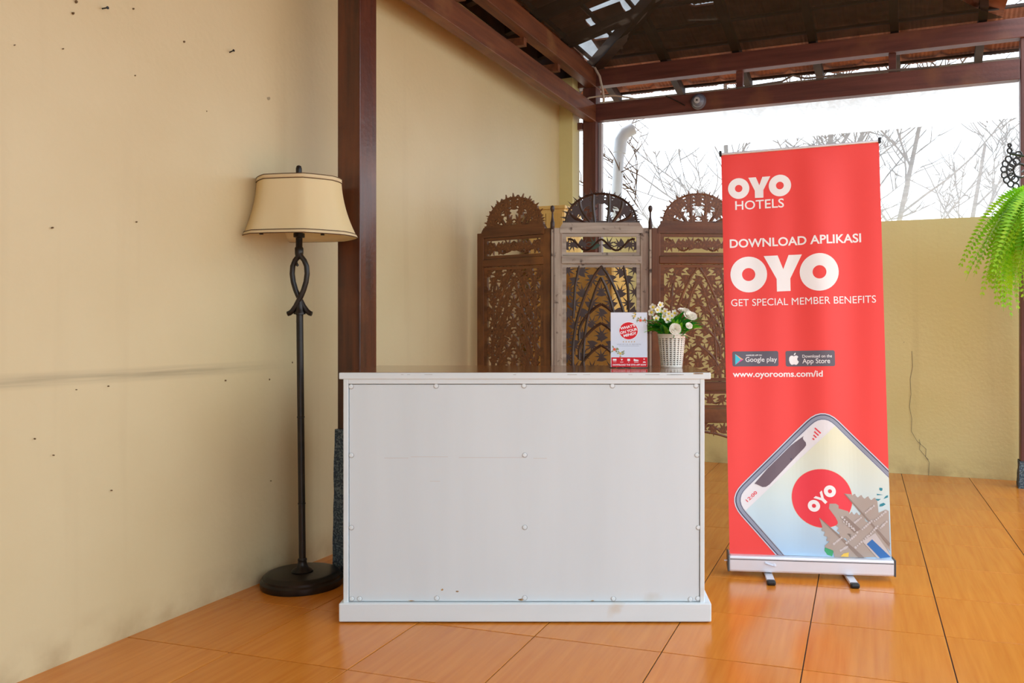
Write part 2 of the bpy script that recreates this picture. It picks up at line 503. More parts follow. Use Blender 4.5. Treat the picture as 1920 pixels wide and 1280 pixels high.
# short studs between the two back beams, light sill board along the corner post
for sx in (1.07, 2.03):
    b = MB().box(sx-.022, sx+.022, -.02, .02, 2.543, 2.668)
    struct(b.build('beam_stud', BEAM, loc=CP, rot=(0, 0, RB)))
b = MB().box(.055, .075, .0, .04, 0, 2.42)
struct(b.build('trim_2', mat('pale_batten', (176, 168, 170), .6), loc=CP, rot=(0, 0, RB)))
b = MB().box(-.16, -.05, -.06, .0, 2.37, 2.42, bev=.003)
struct(b.build('beam_stub', BEAM, loc=CP, rot=(0, 0, RB)))

# ------------------------------------------------------------------ roof
SL = .27; ZR = 2.795
def roof_frame(o, ex, ey): return o
SA = math.atan(SL)
# one clay tile: ribbed pan, underside visible
def tile_mesh():
    b = MB(); n = 20; W = .262; Lh = .275; vs = []; fs = []
    for k in range(n+1):
        x = -W/2 + W*k/n
        t = k/n
        h = .0
        if t < .14: h = .022*(1-t/.14)
        elif t > .84: h = .026*((t-.84)/.16)
        rib = .004 if (k % 2 == 0 and .16 < t < .84) else 0
        for y in (-Lh/2, Lh/2):
            vs.append((x, y, h - rib)); vs.append((x, y, h + .012))
    for k in range(n):
        a = 4*k; c = 4*(k+1)
        fs += [(a, a+2, c+2, c), (a+1, c+1, c+3, a+3), (a, c, c+1, a+1), (a+2, a+3, c+3, c+2)]
    fs += [(0, 1, 3, 2), (4*n, 4*n+2, 4*n+3, 4*n+1)]
    b.add(vs, fs); return b.mesh('roof_tile')
TM = tile_mesh(); TM.materials.append(CLAY)

def slope(name, U, Nn, smax, label, left=False):
    """U runs along the beam away from the corner, Nn points inward and uphill"""
    rz = atan2(U.y, U.x)
    # local frame: x along U, y along outward horizontal (-Nn) or inward
    sgn = 1 if (Vector((-sin(rz), cos(rz), 0)).dot(Nn) > 0) else -1
    b = MB()
    for r in range(9):                                   # battens
        d = -.46 + .235*r
        s0, s1 = max(-.6, d - .02), min(smax+.6, smax - d + .1)
        if s1 < s0: continue
        y = sgn*d; z = ZR + .066 + SL*d
        b.box(s0, s1, y-.012, y+.012, z, z+.016)
    root = struct(b.build(name, RAFT, loc=CP, rot=(0, 0, rz)), label)
    k = 0
    s = .0427 if not left else .02
    while s < smax+.5:                                   # rafters, half a metre apart
        d1 = min(s, smax - s, 1.42)
        if d1 > -.3:
            d0 = -.47
            w = .024
            v = []
            for (dd, zz) in ((d0, 0), (d0, .066), (d1, .066), (d1, 0)):
                for xs in (-w, w):
                    v.append((s+xs, sgn*dd, ZR + SL*dd + zz))
            MB().add(v, [(0, 1, 7, 6), (2, 4, 5, 3), (0, 6, 4, 2), (1, 3, 5, 7), (0, 2, 3, 1), (6, 7, 5, 4)]).build('rafter', RAFT, root)
        s += .5
    rnd = random.Random(11 if left else 5)
    for r in range(9):
        d = -.40 + .235*r
        for c in range(18):
            s = -.55 + .25*c
            if s < d - .06 or s > smax - d + .06: continue
            if left and r == 2 and c == 3: continue
            if left and r in (3, 4) and c == 5: off = .06
            else: off = 0
            dx = rnd.uniform(-.004, .004); dy = rnd.uniform(-.012, .012)
            rot = (sgn*SA*1.0 - sgn*.045, rnd.uniform(-.02, .02) + (.25 if off else 0), rnd.uniform(-.012, .012))
            link('roof_tile', TM, root, loc=(s+dx, sgn*(d+dy), ZR + .094 + SL*d + rnd.uniform(0, .006) + off*.5), rot=rot,
                 scale=(1, (.78 if (2 <= r <= 5 and rnd.random() < .22 and not (left and c > 6)) else 1), 1))
    return root
slope('roof_back', UB, NB, 2.70, 'clay tiled roof slope above the back opening')
slope('roof_left', LB, NL, 2.92, 'clay tiled roof slope above the cream wall', True)
# unseen plain slabs for the other two slopes, put in to block light
apexh = 1.36
def tri_slab(name, pts, m):
    vs = [tuple(p) for p in pts] + [(p[0], p[1], p[2]+.03) for p in pts]
    n = len(pts)
    return struct(MB().add(vs, [tuple(range(n)), tuple(range(2*n-1, n-1, -1))] + [(i, (i+1) % n, (i+1) % n+n, i+n) for i in range(n)]).build(name, m))
def rp(s, l, z): p = CP + UB*s + LB*l; return (p.x, p.y, z)
zt = ZR + .09
tri_slab('light_block_roof_right', [rp(2.66, -.5, zt-.02), rp(2.66, 3.5, zt-.10), rp(1.40, 1.5, zt+SL*1.3), rp(1.40, 1.3, zt+SL*1.3)], CLAY)
tri_slab('light_block_roof_front', [rp(-.4, 3.5, zt-.14), rp(2.66, 3.5, zt-.14), rp(1.42, 1.45, zt+SL*1.42), rp(1.2, 1.45, zt+SL*1.42)], CLAY)
tri_slab('light_block_ceiling', [rp(-1.2, 2.5, 2.93), rp(2.62, 2.5, 2.93), rp(2.62, 3.3, 2.93), rp(2.9, 3.3, 2.93), rp(2.9, 8.5, 2.93), rp(-1.2, 8.5, 2.93)], mat('brown_light_block', (150, 112, 76), .8))  # unseen slab added over the lobby to block sun and sky light
# hip rafter
hv = []
for dd in (-.5, 1.4):
    for (wx, zz) in ((-.035, -.03), (.035, -.03), (.035, .06), (-.035, .06)):
        p = CP + (NB+NL)*dd + (UB-LB).normalized()*0 + Vector((cos(pi/4+RB), sin(pi/4+RB), 0))*wx
        hv.append((p.x, p.y, ZR + SL*dd + zz))
struct(MB().add(hv, [(0, 1, 2, 3), (7, 6, 5, 4), (0, 4, 5, 1), (1, 5, 6, 2), (2, 6, 7, 3), (3, 7, 4, 0)]).build('hip_rafter', RAFT), 'dark hip rafter rising from the corner post')
# eave boards outside
b = MB().box(-.5, 3.2, .50, .52, 2.60, 2.712)
struct(b.build('trim_3', mat('grey_fascia', (168, 158, 150), .8), loc=CP, rot=(0, 0, RB)), 'pale grey fascia board below the eave tiles')

# black shade nets stretched under the rafters
def shade_net(name, U, Nn, smax, label):
    b = MB(); n = 26; vs = []; fs = []
    rnd = random.Random(2)
    for r in range(n+1):
        d = .045 + 1.32*r/n
        s0, s1 = d, smax - d
        for k in range(n+1):
            s = s0 + (s1-s0)*k/n
            p = UB*0 + U*s + Nn*d
            sag = -.022*sin(pi*((s*2+.4) % 1)) - .012*sin(s*9+d*11) * .4
            vs.append((p.x, p.y, -.008 + SL*d + sag*min(1, r/3)))
    for r in range(n):
        for k in range(n):
            a = r*(n+1)+k; fs.append((a, a+1, a+n+2, a+n+1))
    b.add(vs, fs)
    o = b.build(name, NETD, loc=(CP.x, CP.y, ZR), smooth=True)
    return tag(o, label, 'shade net')
shade_net('shade_net', UB, NB, 2.70, 'black shade net stretched under the back roof slope')
shade_net('shade_net', LB, NL, 2.92, 'black shade net stretched under the left roof slope, beside the cream wall')

# ------------------------------------------------------------------ the back opening: white net, plastic sheet, pipe, trees
def cloth(name, m, s0, s1, y, z0, z1, label, cat, wave=.02, zl=0):
    b = MB(); nx, nz = 40, 12; vs = []; fs = []
    for i in range(nx+1):
        for k in range(nz+1):
            s = s0+(s1-s0)*i/nx; z = z0 + (z1-z0)*k/nz + (zl*(s-s0) if k == 0 else 0)
            vs.append((s, y + wave*sin(s*4+z*2) + wave*.4*sin(s*11-z*3), z))
    for i in range(nx):
        for k in range(nz):
            a = i*(nz+1)+k; fs.append((a, a+nz+1, a+nz+2, a+1))
    o = b.add(vs, fs).build(name, m, loc=CP, rot=(0, 0, RB), smooth=True)
    return tag(o, label, cat)
cloth('white_net', NETW, .25, 3.4, .33, 1.66, 2.62, 'sheer white net hung over the opening above the back wall', 'net')
cloth('plastic_sheet', SHEET, .30, 3.4, .40, 2.27, 2.56, 'milky plastic sheet across the top of the back opening', 'plastic sheet', .012, .01)

pp = thing('drain_pipe', 'pale grey drain pipe leaning outside the opening near the corner post', 'pipe', (CP - UB*.06 - NB*.62)[:])
MB().tube([(-.0, 0, -.13), (.0, 0, .9), (.02, .0, 1.9), (.05, 0, 2.36)], .042, 14).build('pipe', PVC, pp, True)
MB().tube([(.05, 0, 2.33), (.06, 0, 2.43), (.09, 0, 2.49), (.16, 0, 2.53)], .052, 14).build('elbow', PVC, pp, True)

def tree(seed, base, h, label, lean=(0, 0), nb=9):
    rnd = random.Random(seed)
    t = thing('bare_tree', label, 'tree', base)
    tr = MB(); br = MB()
    def grow(p, d, l, r, depth):
        n = 6; pts = [p]; dd = d.normalized()
        for k in range(n):
            dd = (dd + Vector((rnd.gauss(0, .10), rnd.gauss(0, .10), rnd.gauss(.03, .07)))).normalized()
            pts.append(pts[-1] + dd*l/n)
        rs = [r*(1-.6*k/n) for k in range(n+1)]
        (tr if depth == 0 else br).tube(pts, rs, 5)
        if depth < 3:
            m = nb if depth == 0 else rnd.randint(4, 6)
            for q in range(m):
                f = rnd.uniform(.3 if depth == 0 else .2, 1)
                i = min(n-1, int(f*n)); pp_ = pts[i].lerp(pts[i+1], f*n-i)
                a = rnd.uniform(0, 2*pi)
                nd = (dd*.55 + Vector((cos(a), sin(a)*.5, rnd.uniform(-.1, .6)))*.85)
                grow(pp_, nd, l*rnd.uniform(.28, .5), max(.0055, rs[i]*.45), depth+1)
    grow(Vector((0, 0, 0)), Vector((lean[0], lean[1], 1)), h, .034, 0)
    tr.build('trunk', BARK, t); br.build('branches', BARK, t)
def tpos(s, out): p = CP + UB*s - NB*out; return (p.x, p.y, -.13)
tree(1, tpos(.66, 1.3), 3.4, 'slender bare tree outside, nearest to the corner post', (.0, 0))
tree(2, tpos(1.04, 1.7), 3.6, 'bare tree outside the opening, between the screen and the banner', (-.03, 0))
tree(3, tpos(1.18, 1.1), 3.3, 'thin bare tree with twin look outside, left of the red banner', (.04, 0))
tree(4, tpos(1.75, 1.4), 3.3, 'bare spreading tree outside, behind the red banner', (.10, 0), 12)
tree(8, tpos(2.25, 1.5), 2.9, 'low bare tree outside, right of the red banner', (.18, 0), 12)

# ------------------------------------------------------------------ reception counter
CY = 2.719
def cx_(px): return (px-1091)/1579*CY
def cz_(py): return .948-(py-615.4)/1579*CY
ct = thing('reception_counter', 'white painted wooden reception counter with screwed front panel and brown top', 'counter', (-.182, CY, 0))
OX = -.182
X0, X1 = cx_(643.5)-OX, cx_(1321)-OX
TOPZ = .806
body = MB()
body.box(X0, X1, .02, .50, .02, TOPZ-.024)                     # carcass
bo = body.build('body', WHITEP, ct)
fr = MB()
fr.box(X0, cx_(653)-OX, .0, .03, .05, TOPZ-.02, bev=.002)
fr.build('stile', WHITEP, ct)
fr = MB().box(cx_(1312.5)-OX, X1, .0, .03, .05, TOPZ-.02, bev=.002); fr.build('stile', WHITEP, ct)
fr = MB().box(cx_(653)-OX, cx_(1312.5)-OX, .0, .03, cz_(719.5), TOPZ-.018, bev=.0015); fr.build('top_rail', WHITEP, ct)
pn = MB().box(cx_(654.2)-OX, cx_(1311.3)-OX, .004, .018, cz_(1127.5), cz_(720.8), bev=.001)
pan = pn.build('front_panel', PANEL, ct)
MB().box(cx_(652.5)-OX, cx_(1313)-OX, .014, .019, cz_(1129), cz_(719), 0).build('panel_joint', JOINT, ct)
pl = MB().box(cx_(637)-OX, cx_(1333)-OX, -.012, .50, .004, cz_(1128.8), bev=.004); pl.build('plinth', WHITEP, ct)
for sx in (X0+.03, X1-.03, 0):
    MB().box(sx-.015, sx+.015, .05, .08, 0, .02).build('glide', BLACK, ct)
# overhanging top: brown sheet, painted lipping
tp = MB().box(cx_(636)-OX, cx_(1332.5)-OX, -.004, .515, TOPZ-.022, TOPZ-.001, bev=.0025); tpo = tp.build('counter_top', WHITEP, ct)
MB().box(cx_(638)-OX, cx_(1330)-OX, .004, .512, TOPZ-.0012, TOPZ, 0).build('top_sheet', CTOP, tpo)
rnd = random.Random(4)
ed = MB()
for k in range(14):
    x = rnd.uniform(cx_(650), cx_(1310))-OX; l = rnd.uniform(.006, .04)
    ed.box(x, x+l, -.0046, -.0035, TOPZ-.0072-rnd.uniform(0, .0006), TOPZ-.0066)
ed.build('chipped_edge', mat('paint_crack', (150, 142, 130), .8), tpo)['kind'] = 'stuff'
MB().box(cx_(1300)-OX, cx_(1318)-OX, -.0047, .002, TOPZ-.0055, TOPZ-.002).build('chipped_edge', CHIP, tpo)
rgm = MB().lathe([(.0088, 0), (.0086, .0008), (.006, .0009)], 18).mesh('screw_shadow', True); rgm.materials.append(mat('screw_shadow_grey', (176, 180, 180), .7))  # grey ring under each screw paints in its shadow
sm = MB().lathe([(.0070, 0), (.0070, .0014), (.0058, .0030), (.002, .0034)], 14).mesh('screw', True); sm.materials.append(WHITEP)
for px, py in ((657.5, 724.5), (817, 723.5), (982, 723), (1148, 723), (1305, 723), (658, 853.5), (983.5, 853), (1307, 853), (658, 989), (983.5, 988.5),
               (1309.5, 989), (659, 1122.5), (673.5, 1122.5), (818.5, 1121.5), (983.5, 1121), (1150, 1122.5), (1294.5, 1123.5), (1308.5, 1122)):
    link('screw_shadow', rgm, pan, loc=(cx_(px)-OX+.0007, .0042, cz_(py)-.0007), rot=(pi/2, 0, 0))
    link('screw', sm, pan, loc=(cx_(px)-OX, .0042, cz_(py)), rot=(pi/2, 0, 0))
st = MB()
for px, py, w, h in ((978, 1124.5, 14, 5), (1150, 1124.5, 10, 9), (771, 1126.5, 14, 2), (1111, 1126.5, 8, 2), (829, 1106, 5, 4), (857, 1109, 6, 3)):
    lp = [(cx_(px + w/2*cos(a)*rnd.uniform(.6, 1.1))-OX, cz_(py + h/2*sin(a)*rnd.uniform(.6, 1.1))) for a in [2*pi*k/11 for k in range(11)]]
    st.prism(lp, .0034, .0042)
st.build('rust_stain', CHIP, pan)['kind'] = 'stuff'
sc = MB()
for (a, b, y) in ((720, 765, 858.5), (770, 840, 856), (860, 985, 857.5), (1000, 1025, 859), (806, 825, 902)):
    sc.box(cx_(a)-OX, cx_(b)-OX, .0036, .0042, cz_(y+.7), cz_(y))
sc.build('scratch', mat('scratch_tone', (204, 200, 194), .6), pan)

# ------------------------------------------------------------------ floor lamp
LX, LY = -1.0355, 3.12
lamp = thing('floor_lamp', 'bronze iron floor lamp with a cream bell shade standing by the cream wall', 'floor lamp', (LX, LY, 0))
MB().lathe([(.146, 0), (.148, .006), (.148, .022), (.140, .028), (.140, .036), (.134, .040), (.128, .046), (.118, .048), (.0, .049)], 48, cap=True).build('base', IRON, lamp, True)
MB().lathe([(.038, .046), (.040, .052), (.034, .058), (.022, .066), (.0165, .078), (.0155, .088), (.017, .092), (.014, .098)], 28).build('collar', IRON, lamp, True)
LT = (-.010, 0, 0)
pz0, pz1 = .09, 1.005
MB().tube([(0, 0, pz0), (-.010, 0, pz1)], .0125, 16).build('pole', IRON, lamp, True)
nk = MB()
for z in (.300, .62, 1.0): nk.lathe([(.0128, -.003), (.0142, -.002), (.0142, .002), (.0128, .003)], 18, (-.010*(z-.09)/.92, 0, z))
nk.build('pole_joint', IRON, lamp, True)
# the looped wishbone ornament
def arm(sgn):
    pts = []
    prof = [(.043, 1.002), (.036, 1.004), (.026, 1.012), (.013, 1.030), (.003, 1.050), (-.006, 1.066), (-.016, 1.090), (-.025, 1.120), (-.029, 1.150), (-.027, 1.178), (-.018, 1.200), (-.007, 1.214), (-.003, 1.225)]
    for x, z in prof: pts.append((-.010 + sgn*x, sgn*.004, z))
    return MB().tube(pts, .0105, 10, True, .9)
arm(1).build('loop_arm', IRON, lamp, True); arm(-1).build('loop_arm', IRON, lamp, True)
MB().lathe([(.021, 0), (.021, .005), (.016, .012), (.014, .03), (.009, .05)], 20, (-.010, 0, 1.0)).build('loop_socket', IRON, lamp, True)
MB().lathe([(.013, 1.212), (.0155, 1.225), (.0155, 1.245), (.012, 1.25), (.012, 1.283), (.02, 1.285), (.02, 1.300), (.012, 1.302), (.012, 1.34), (.004, 1.35), (.004, 1.505)], 18, (-.012, 0, 0)).build('stem', IRON, lamp, True)
sw = MB().tube([(-.014, -.012, 1.29), (-.016, -.014, 1.25), (-.014, -.014, 1.185)], .0012, 5); sw.lathe([(.001, -.006), (.005, -.003), (.0055, 0), (.003, .005), (.001, .007)], 10, (-.014, -.014, 1.182)); sw.build('pull_chain', IRON, lamp, True)
MB().lathe([(.010, 1.500), (.0085, 1.506), (.0085, 1.512), (.0105, 1.518), (.0108, 1.54), (.008, 1.549), (.002, 1.552)], 16, (-.013, 0, 0)).build('finial', IRON, lamp, True)
# bell shade: rectangle with cut corners, flaring
def shade_ring(a, b, z, cutf=.33, per=None):
    c = min(a, b)*cutf*2
    raw = [(a-c, -b), (a, -b+c), (a, b-c), (a-c, b), (-a+c, b), (-a, b-c), (-a, -b+c), (-a+c, -b)]
    out = []
    n = len(raw)
    for i in range(n):
        p0, p1 = Vector(raw[i]), Vector(raw[(i+1) % n])
        for k in range(6):
            t = k/6; q = p0.lerp(p1, t)
            # bow every side slightly outwards
            m = 1 + .035*sin(pi*t)
            out.append((q.x*m, q.y*m, z))
    return out
RS = radians(-10)
def ring_rot(r): return [(x*cos(RS)-y*sin(RS), x*sin(RS)+y*cos(RS), z) for x, y, z in r]
prof = []
for k in range(13):
    t = k/12; z = 1.286 + (1.500-1.286)*t
    fl_ = (1-t)**2.0
    prof.append((.149 + .050*fl_ + .006*(1-t), .112 + .040*fl_ + .004*(1-t), z))
sb = MB(); rings = [ring_rot(shade_ring(a, b, z)) for a, b, z in prof]; n = len(rings[0])
vs_ = [p for r in rings for p in r]
sb.add(vs_, [(i*n+k, i*n+(k+1) % n, (i+1)*n+(k+1) % n, (i+1)*n+k) for i in range(len(rings)-1) for k in range(n)])
so = sb.build('shade', SHADE, lamp, True, loc=(-.012, 0, 0))
so.modifiers.new('thick', 'SOLIDIFY').thickness = .0025
def band(z0, z1, g, m, nm):
    q = []
    for z in (z0, z1):
        t = (z-1.286)/(1.5-1.286); f = (1-t)**2
        q.append(ring_rot(shade_ring(.149+.05*f+.006*(1-t)+g, .112+.04*f+.004*(1-t)+g, z)))
    mb = MB(); mb.add(q[0]+q[1], [(k, (k+1) % n, (k+1) % n+n, k+n) for k in range(n)])
    o = mb.build(nm, m, so, True); o.modifiers.new('thick', 'SOLIDIFY').thickness = .002
band(1.2845, 1.297, .0016, SHTRIM, 'bottom_trim'); band(1.486, 1.5015, .0016, SHTRIM, 'top_trim')
DTR = mat('brown_braid', (92, 62, 34), .8)
for z in (1.285, 1.2975, 1.4855, 1.5008): band(z-.0012, z+.0012, .0026, DTR, 'braid')
sp_ = MB()
for a in (0, 2*pi/3, 4*pi/3): sp_.tube([(-.012, 0, 1.492), (-.012+.13*cos(a), .10*sin(a), 1.494)], .0018, 5)
sp_.build('spider', IRON, lamp)
cl_ = MB()
for x, y in ((-.10, -.105), (.11, -.075)): cl_.box(x-.006, x+.006, y-.004, y+.004, 1.284, 1.290)
cl_.build('shade_clip', BLACK, so)
MB().tube([(.06, .132, .004), (.10, .155, .004), (.145, .20, .004), (.20, .245, .004), (.30, .30, .004), (.42, .31, .004)], .003, 6).build('power_cord', BLACK, lamp, True)

# ------------------------------------------------------------------ carved folding screen
SY = 4.40
A_ = Vector((-.1533, SY, 0)); B_ = Vector((.3567, SY, 0)); L_ = Vector((-.578, 4.672, 0)); D_ = Vector((.864, SY+.03, 0))
scr = thing('folding_screen', 'three-panel carved wooden folding screen with leaf fretwork behind the counter', 'folding screen', (A_.x, A_.y, 0))
def leaf_mesh(name, R, m, lobes=9, th=.011, spread=290, inner=.46):
    lp = []
    rnd = random.Random(lobes)
    for k in range(lobes):
        a = radians(-spread/2 + spread*k/(lobes-1))
        r = R*(1 - .28*abs(k-(lobes-1)/2)/((lobes-1)/2))
        st_ = radians(spread/(lobes-1)/2)
        if k > 0: lp.append((sin(a-st_)*R*inner, cos(a-st_)*R*inner))
        lp.append((sin(a)*r, cos(a)*r))
    lp.append((R*.10, -R*.55)); lp.append((-R*.10, -R*.55))
    b = MB(); nn = len(lp)
    vs = [(0, -.004, 0)] + [(x, 0, z) for x, z in lp] + [(x, th, z) for x, z in lp]
    fs = [(0, 1+i, 1+(i+1) % nn) for i in range(nn)] + [(1+i, 1+i+nn, 1+(i+1) % nn+nn, 1+(i+1) % nn) for i in range(nn)] + [tuple(range(2*nn, nn, -1))]
    me = b.add(vs, fs).mesh(name); me.materials.append(m); return me
LEAF = {'W1': leaf_mesh('carved_leaf', 1, W1, 7, .26, 260, .36), 'W3': leaf_mesh('carved_leaf', 1, W3, 7, .26, 250, .25), 'G': leaf_mesh('carved_leaf', 1, GREENP, 7, .26, 250, .25)}
def strip(pts, w, y0, th, ridge=.004):
    b = MB(); vs = []; fs = []; m = len(pts)
    for i, (x, z) in enumerate(pts):
        a = pts[max(i-1, 0)]; c = pts[min(i+1, m-1)]; dx, dz = c[0]-a[0], c[1]-a[1]; l = hypot(dx, dz) or 1
        nx, nz = -dz/l*w/2, dx/l*w/2
        vs += [(x+nx, y0+.002, z+nz), (x, y0-ridge, z), (x-nx, y0+.002, z-nz), (x-nx, y0+th, z-nz), (x+nx, y0+th, z+nz)]
    for i in range(m-1):
        o = i*5; q = o+5
        for k in range(5): fs.append((o+k, o+(k+1) % 5, q+(k+1) % 5, q+k))
    fs += [(0, 1, 2, 3, 4), tuple(reversed([(m-1)*5+k for k in range(5)]))]
    return b.add(vs, fs)

def panel(P0, P1, mv, mh, mleaf, mstem, seed, front, dense, zmin):
    """one leaf of the screen; local x from the left stile to the right, local y away from the viewer"""
    d = P1-P0; Wd = d.length; rz = atan2(d.y, d.x)
    rnd = random.Random(seed)
    g = .006; sw_ = .046; T = .026
    b = MB().box(g, g+sw_, -T/2, T/2, 0, 1.472, bev=.003)
    pnl = b.build('panel', mv, scr, loc=(P0-A_), rot=(0, 0, rz))
    MB().box(Wd-g-sw_, Wd-g, -T/2, T/2, 0, 1.472, bev=.003).build('stile', mv, pnl)
    xa, xb = g+sw_, Wd-g-sw_; xc = Wd/2
    # rails
    def rail(z0, z1, ex=.006):
        MB().box(xa-ex, xb+ex, -T/2-.004, T/2-.002, z0, z1, bev=.004).build('rail', mh, pnl)
    top = MB().prism([(xa-.012, 1.444), (xb+.012, 1.444), (xb+.012, 1.475), (xb-.004, 1.499), (xa+.004, 1.499), (xa-.012, 1.475)], -T/2-.004, T/2-.002)
    top.build('rail', mh, pnl)
    rail(1.284, 1.326); rail(.623, .670); rail(.453, .528)
    def border(z0, z1, w=.020):
        bb = MB()
        bb.box(xa, xa+w, -.008, .008, z0, z1); bb.box(xb-w, xb, -.008, .008, z0, z1)
        bb.box(xa+w, xb-w, -.008, .008, z1-w*.8, z1); bb.box(xa+w, xb-w, -.008, .008, z0, z0+w*.8)
        bb.build('carving_border', mh, pnl)
    border(1.328, 1.442); border(.672, 1.282); border(.530, .621)
    def leaf(x, z, r, ang, m=mleaf):
        if z < zmin: return
        link('carved_leaf', LEAF[m], pnl, loc=(x, rnd.uniform(-.0056, -.0044), z), rot=(0, ang, 0), scale=(r, .04, r))
    def stem(pts, w=.014):
        pts = [p for p in pts if p[1] > zmin - .02]
        if len(pts) > 1: strip(pts, w, -.007 if not dense else -.0052, .013, .004 if not dense else .0004).build('carved_stem', mstem, pnl)
    R = .050 if dense else .052
    hw = (xb-xa)/2 - .016
    # --- top strip: a wavy vine with leaves
    for sg in (-1, 1):
        pts = [(xc + sg*(.0 + (hw-.012)*t), 1.385 + .030*cos(t*2*pi*1.0+.3)*(1 if True else 0)) for t in [k/14 for k in range(15)]]
        stem(pts, .010)
        for q, (fx, fz) in enumerate(((.20, 1.388), (.50, 1.392), (.80, 1.384), (.97, 1.392))):
            leaf(xc + sg*hw*fx, fz - .006*(q % 2), .047 if not dense else .048, sg*(.5+q*.7) + (pi if q % 2 else 0), 'G' if (front and q == 0 and sg < 0) else mleaf)
    if dense:
        for sg in (-1, 1): leaf(xc+sg*hw*.35, 1.39, .034, sg*2.2)
        leaf(xc, 1.385, .036, 0)
    # --- main field : stacked lancet arches of bamboo with leaves between
    z0m, z1m = .690, 1.268
    def arch(apex, half, foot, w=.015):
        for sg in (-1, 1):
            pts = []
            for k in range(13):
                t = k/12
                z = apex + (foot-apex)*t
                pts.append((xc + sg*half*math.sin(min(1, t*1.25)*pi/2)**.8, z))
            stem(pts, w)
    arch(1.275, hw*.80, .69); arch(1.213, hw*.50, .69)
    for ap in (1.075, .975, .86): arch(ap, hw*.62, ap-.19)
    for sg in (-1, 1):
        stem([(xc+sg*hw*.62, 1.275), (xc+sg*hw*.74, 1.16), (xc+sg*hw*.78, 1.0), (xc+sg*hw*.79, .69)], .014)
    z = 1.250; row = 0
    while z > z0m:
        cols = (-1, -.56, 0, .56, 1) if row % 2 == 0 else (-.80, -.28, .28, .80)
        if dense: cols = (-1, -.60, -.2, .2, .60, 1) if row % 2 == 0 else (-.80, -.40, 0, .40, .80)
        for c in cols:
            x = xc + c*(hw-.012)
            ang = rnd.uniform(-.25, .25) + (0 if abs(c) < .1 else (1 if c < 0 else -1)*(1.3 if abs(c) > .9 else .6))
            if row % 3 == 1: ang += pi*.85*(1 if c < 0 else -1)
            leaf(x, z + rnd.uniform(-.006, .006), R*rnd.uniform(.86, 1.06), ang)
        z -= .056 if not dense else .053; row += 1
    if front:
        for sg in (-1, 1): pass
        MB().prism([(xc, .936), (xc+.022, .905), (xc, .874), (xc-.022, .905)], -.012, .006).build('carved_lozenge', MATS['dark_teak_carving'], pnl)
    # --- lower strip and arched apron
    if zmin < .6:
        for q in range(7):
            leaf(xc - hw + 2*hw*q/6, .576, .040, (q % 2)*pi + rnd.uniform(-.4, .4))
        stem([(xc - hw + 2*hw*t, .575 + .02*cos(t*4*pi)) for t in [k/20 for k in range(21)]], .010)
    if zmin < .45:
        stem([(xc - hw - .01 + 2*(hw+.01)*t, .362 + .045*sin(pi*t)) for t in [k/16 for k in range(17)]], .012)
        stem([(xc - hw + 2*hw*t, .425 + .016*cos(t*6*pi)) for t in [k/20 for k in range(21)]], .011)
        for q in range(8):
            leaf(xc - hw + 2*hw*q/7, .425 + .012*sin(q*2), .041, rnd.uniform(-.5, .5) + (q % 2)*2.6)
    # --- arched crest of leaves above the top rail
    hc = (xb-xa)/2 + .004; H = .178; zb = 1.499
    nr = 11 if dense else 13
    for k in range(nr):
        a = radians(5 + 170*k/(nr-1))
        x = xc - cos(a)*(hc-.046); zz = zb + .008 + sin(a)*(H-.056)
        leaf(x, zz, .056 if not dense else .049, atan2(-cos(a), sin(a)*1.1) + .12*(-1)**k)
    stem([(xc - cos(pi*t)*(hc-.022), zb + .002 + sin(pi*t)*(H-.028)) for t in [j/28 for j in range(29)]], .011)
    for k in range(6):
        a = radians(20 + 140*k/5)
        ex, ez = -cos(a)*(hc-.04), sin(a)*(H-.022)
        bx = -cos(a)*.085 - (.012 if k in (2,) else -.012 if k in (3,) else 0)
        pts = [(xc + bx + (ex-bx)*t - cos(a)*.022*sin(pi*t), zb - .004 + ez*(t**.85)) for t in [j/8 for j in range(9)]]
        stem(pts, .017)
    inner = [(-.50, .050, .048, -1.0), (.50, .050, .048, 1.0), (-.24, .082, .044, -.4), (.24, .082, .044, .4), (-.80, .022, .040, -1.3), (.80, .022, .040, 1.3), (-.44, .104, .044, -.7), (.44, .104, .044, .7)]
    if dense: inner += [(-.14, .024, .040, .4), (.14, .024, .040, -.4), (0, .110, .040, 0)]
    else: inner += [(-.20, .020, .036, .3), (.20, .020, .036, -.3)]
    for fx, fz, rr, an in inner: leaf(xc + fx*hc, zb + fz, rr, an)
    MB().box(xa+.002, xb-.002, -.007, .007, zb-.004, zb+.010).build('crest_base', mstem, pnl)
    return pnl
panel(L_, A_, W1, W1X, 'W1', W1, 1, False, True, .74)
panel(A_, B_, W2, W2X, 'W3', W3E, 2, True, False, .74)
panel(B_, D_, W1, W1X, 'W1', W1, 3, False, True, .0)
for q, p in enumerate((A_, B_)):
    pc = p - A_
    hb = MB().lathe([(.009, .02), (.009, 1.468), (.011, 1.472), (.011, 1.50), (.0085, 1.506), (.005, 1.53), (.0048, 1.552), (.009, 1.560), (.012, 1.572), (.0095, 1.584), (.003, 1.588)], 16, (pc.x, pc.y-.012, 0))
    hb.build('hinge_post', (W3 if q == 0 else W3), scr, True)
    MB().box(pc.x-.0055, pc.x+.0055, pc.y-.026, pc.y-.014, 0, 1.462).build('cover_strip', W2, scr)

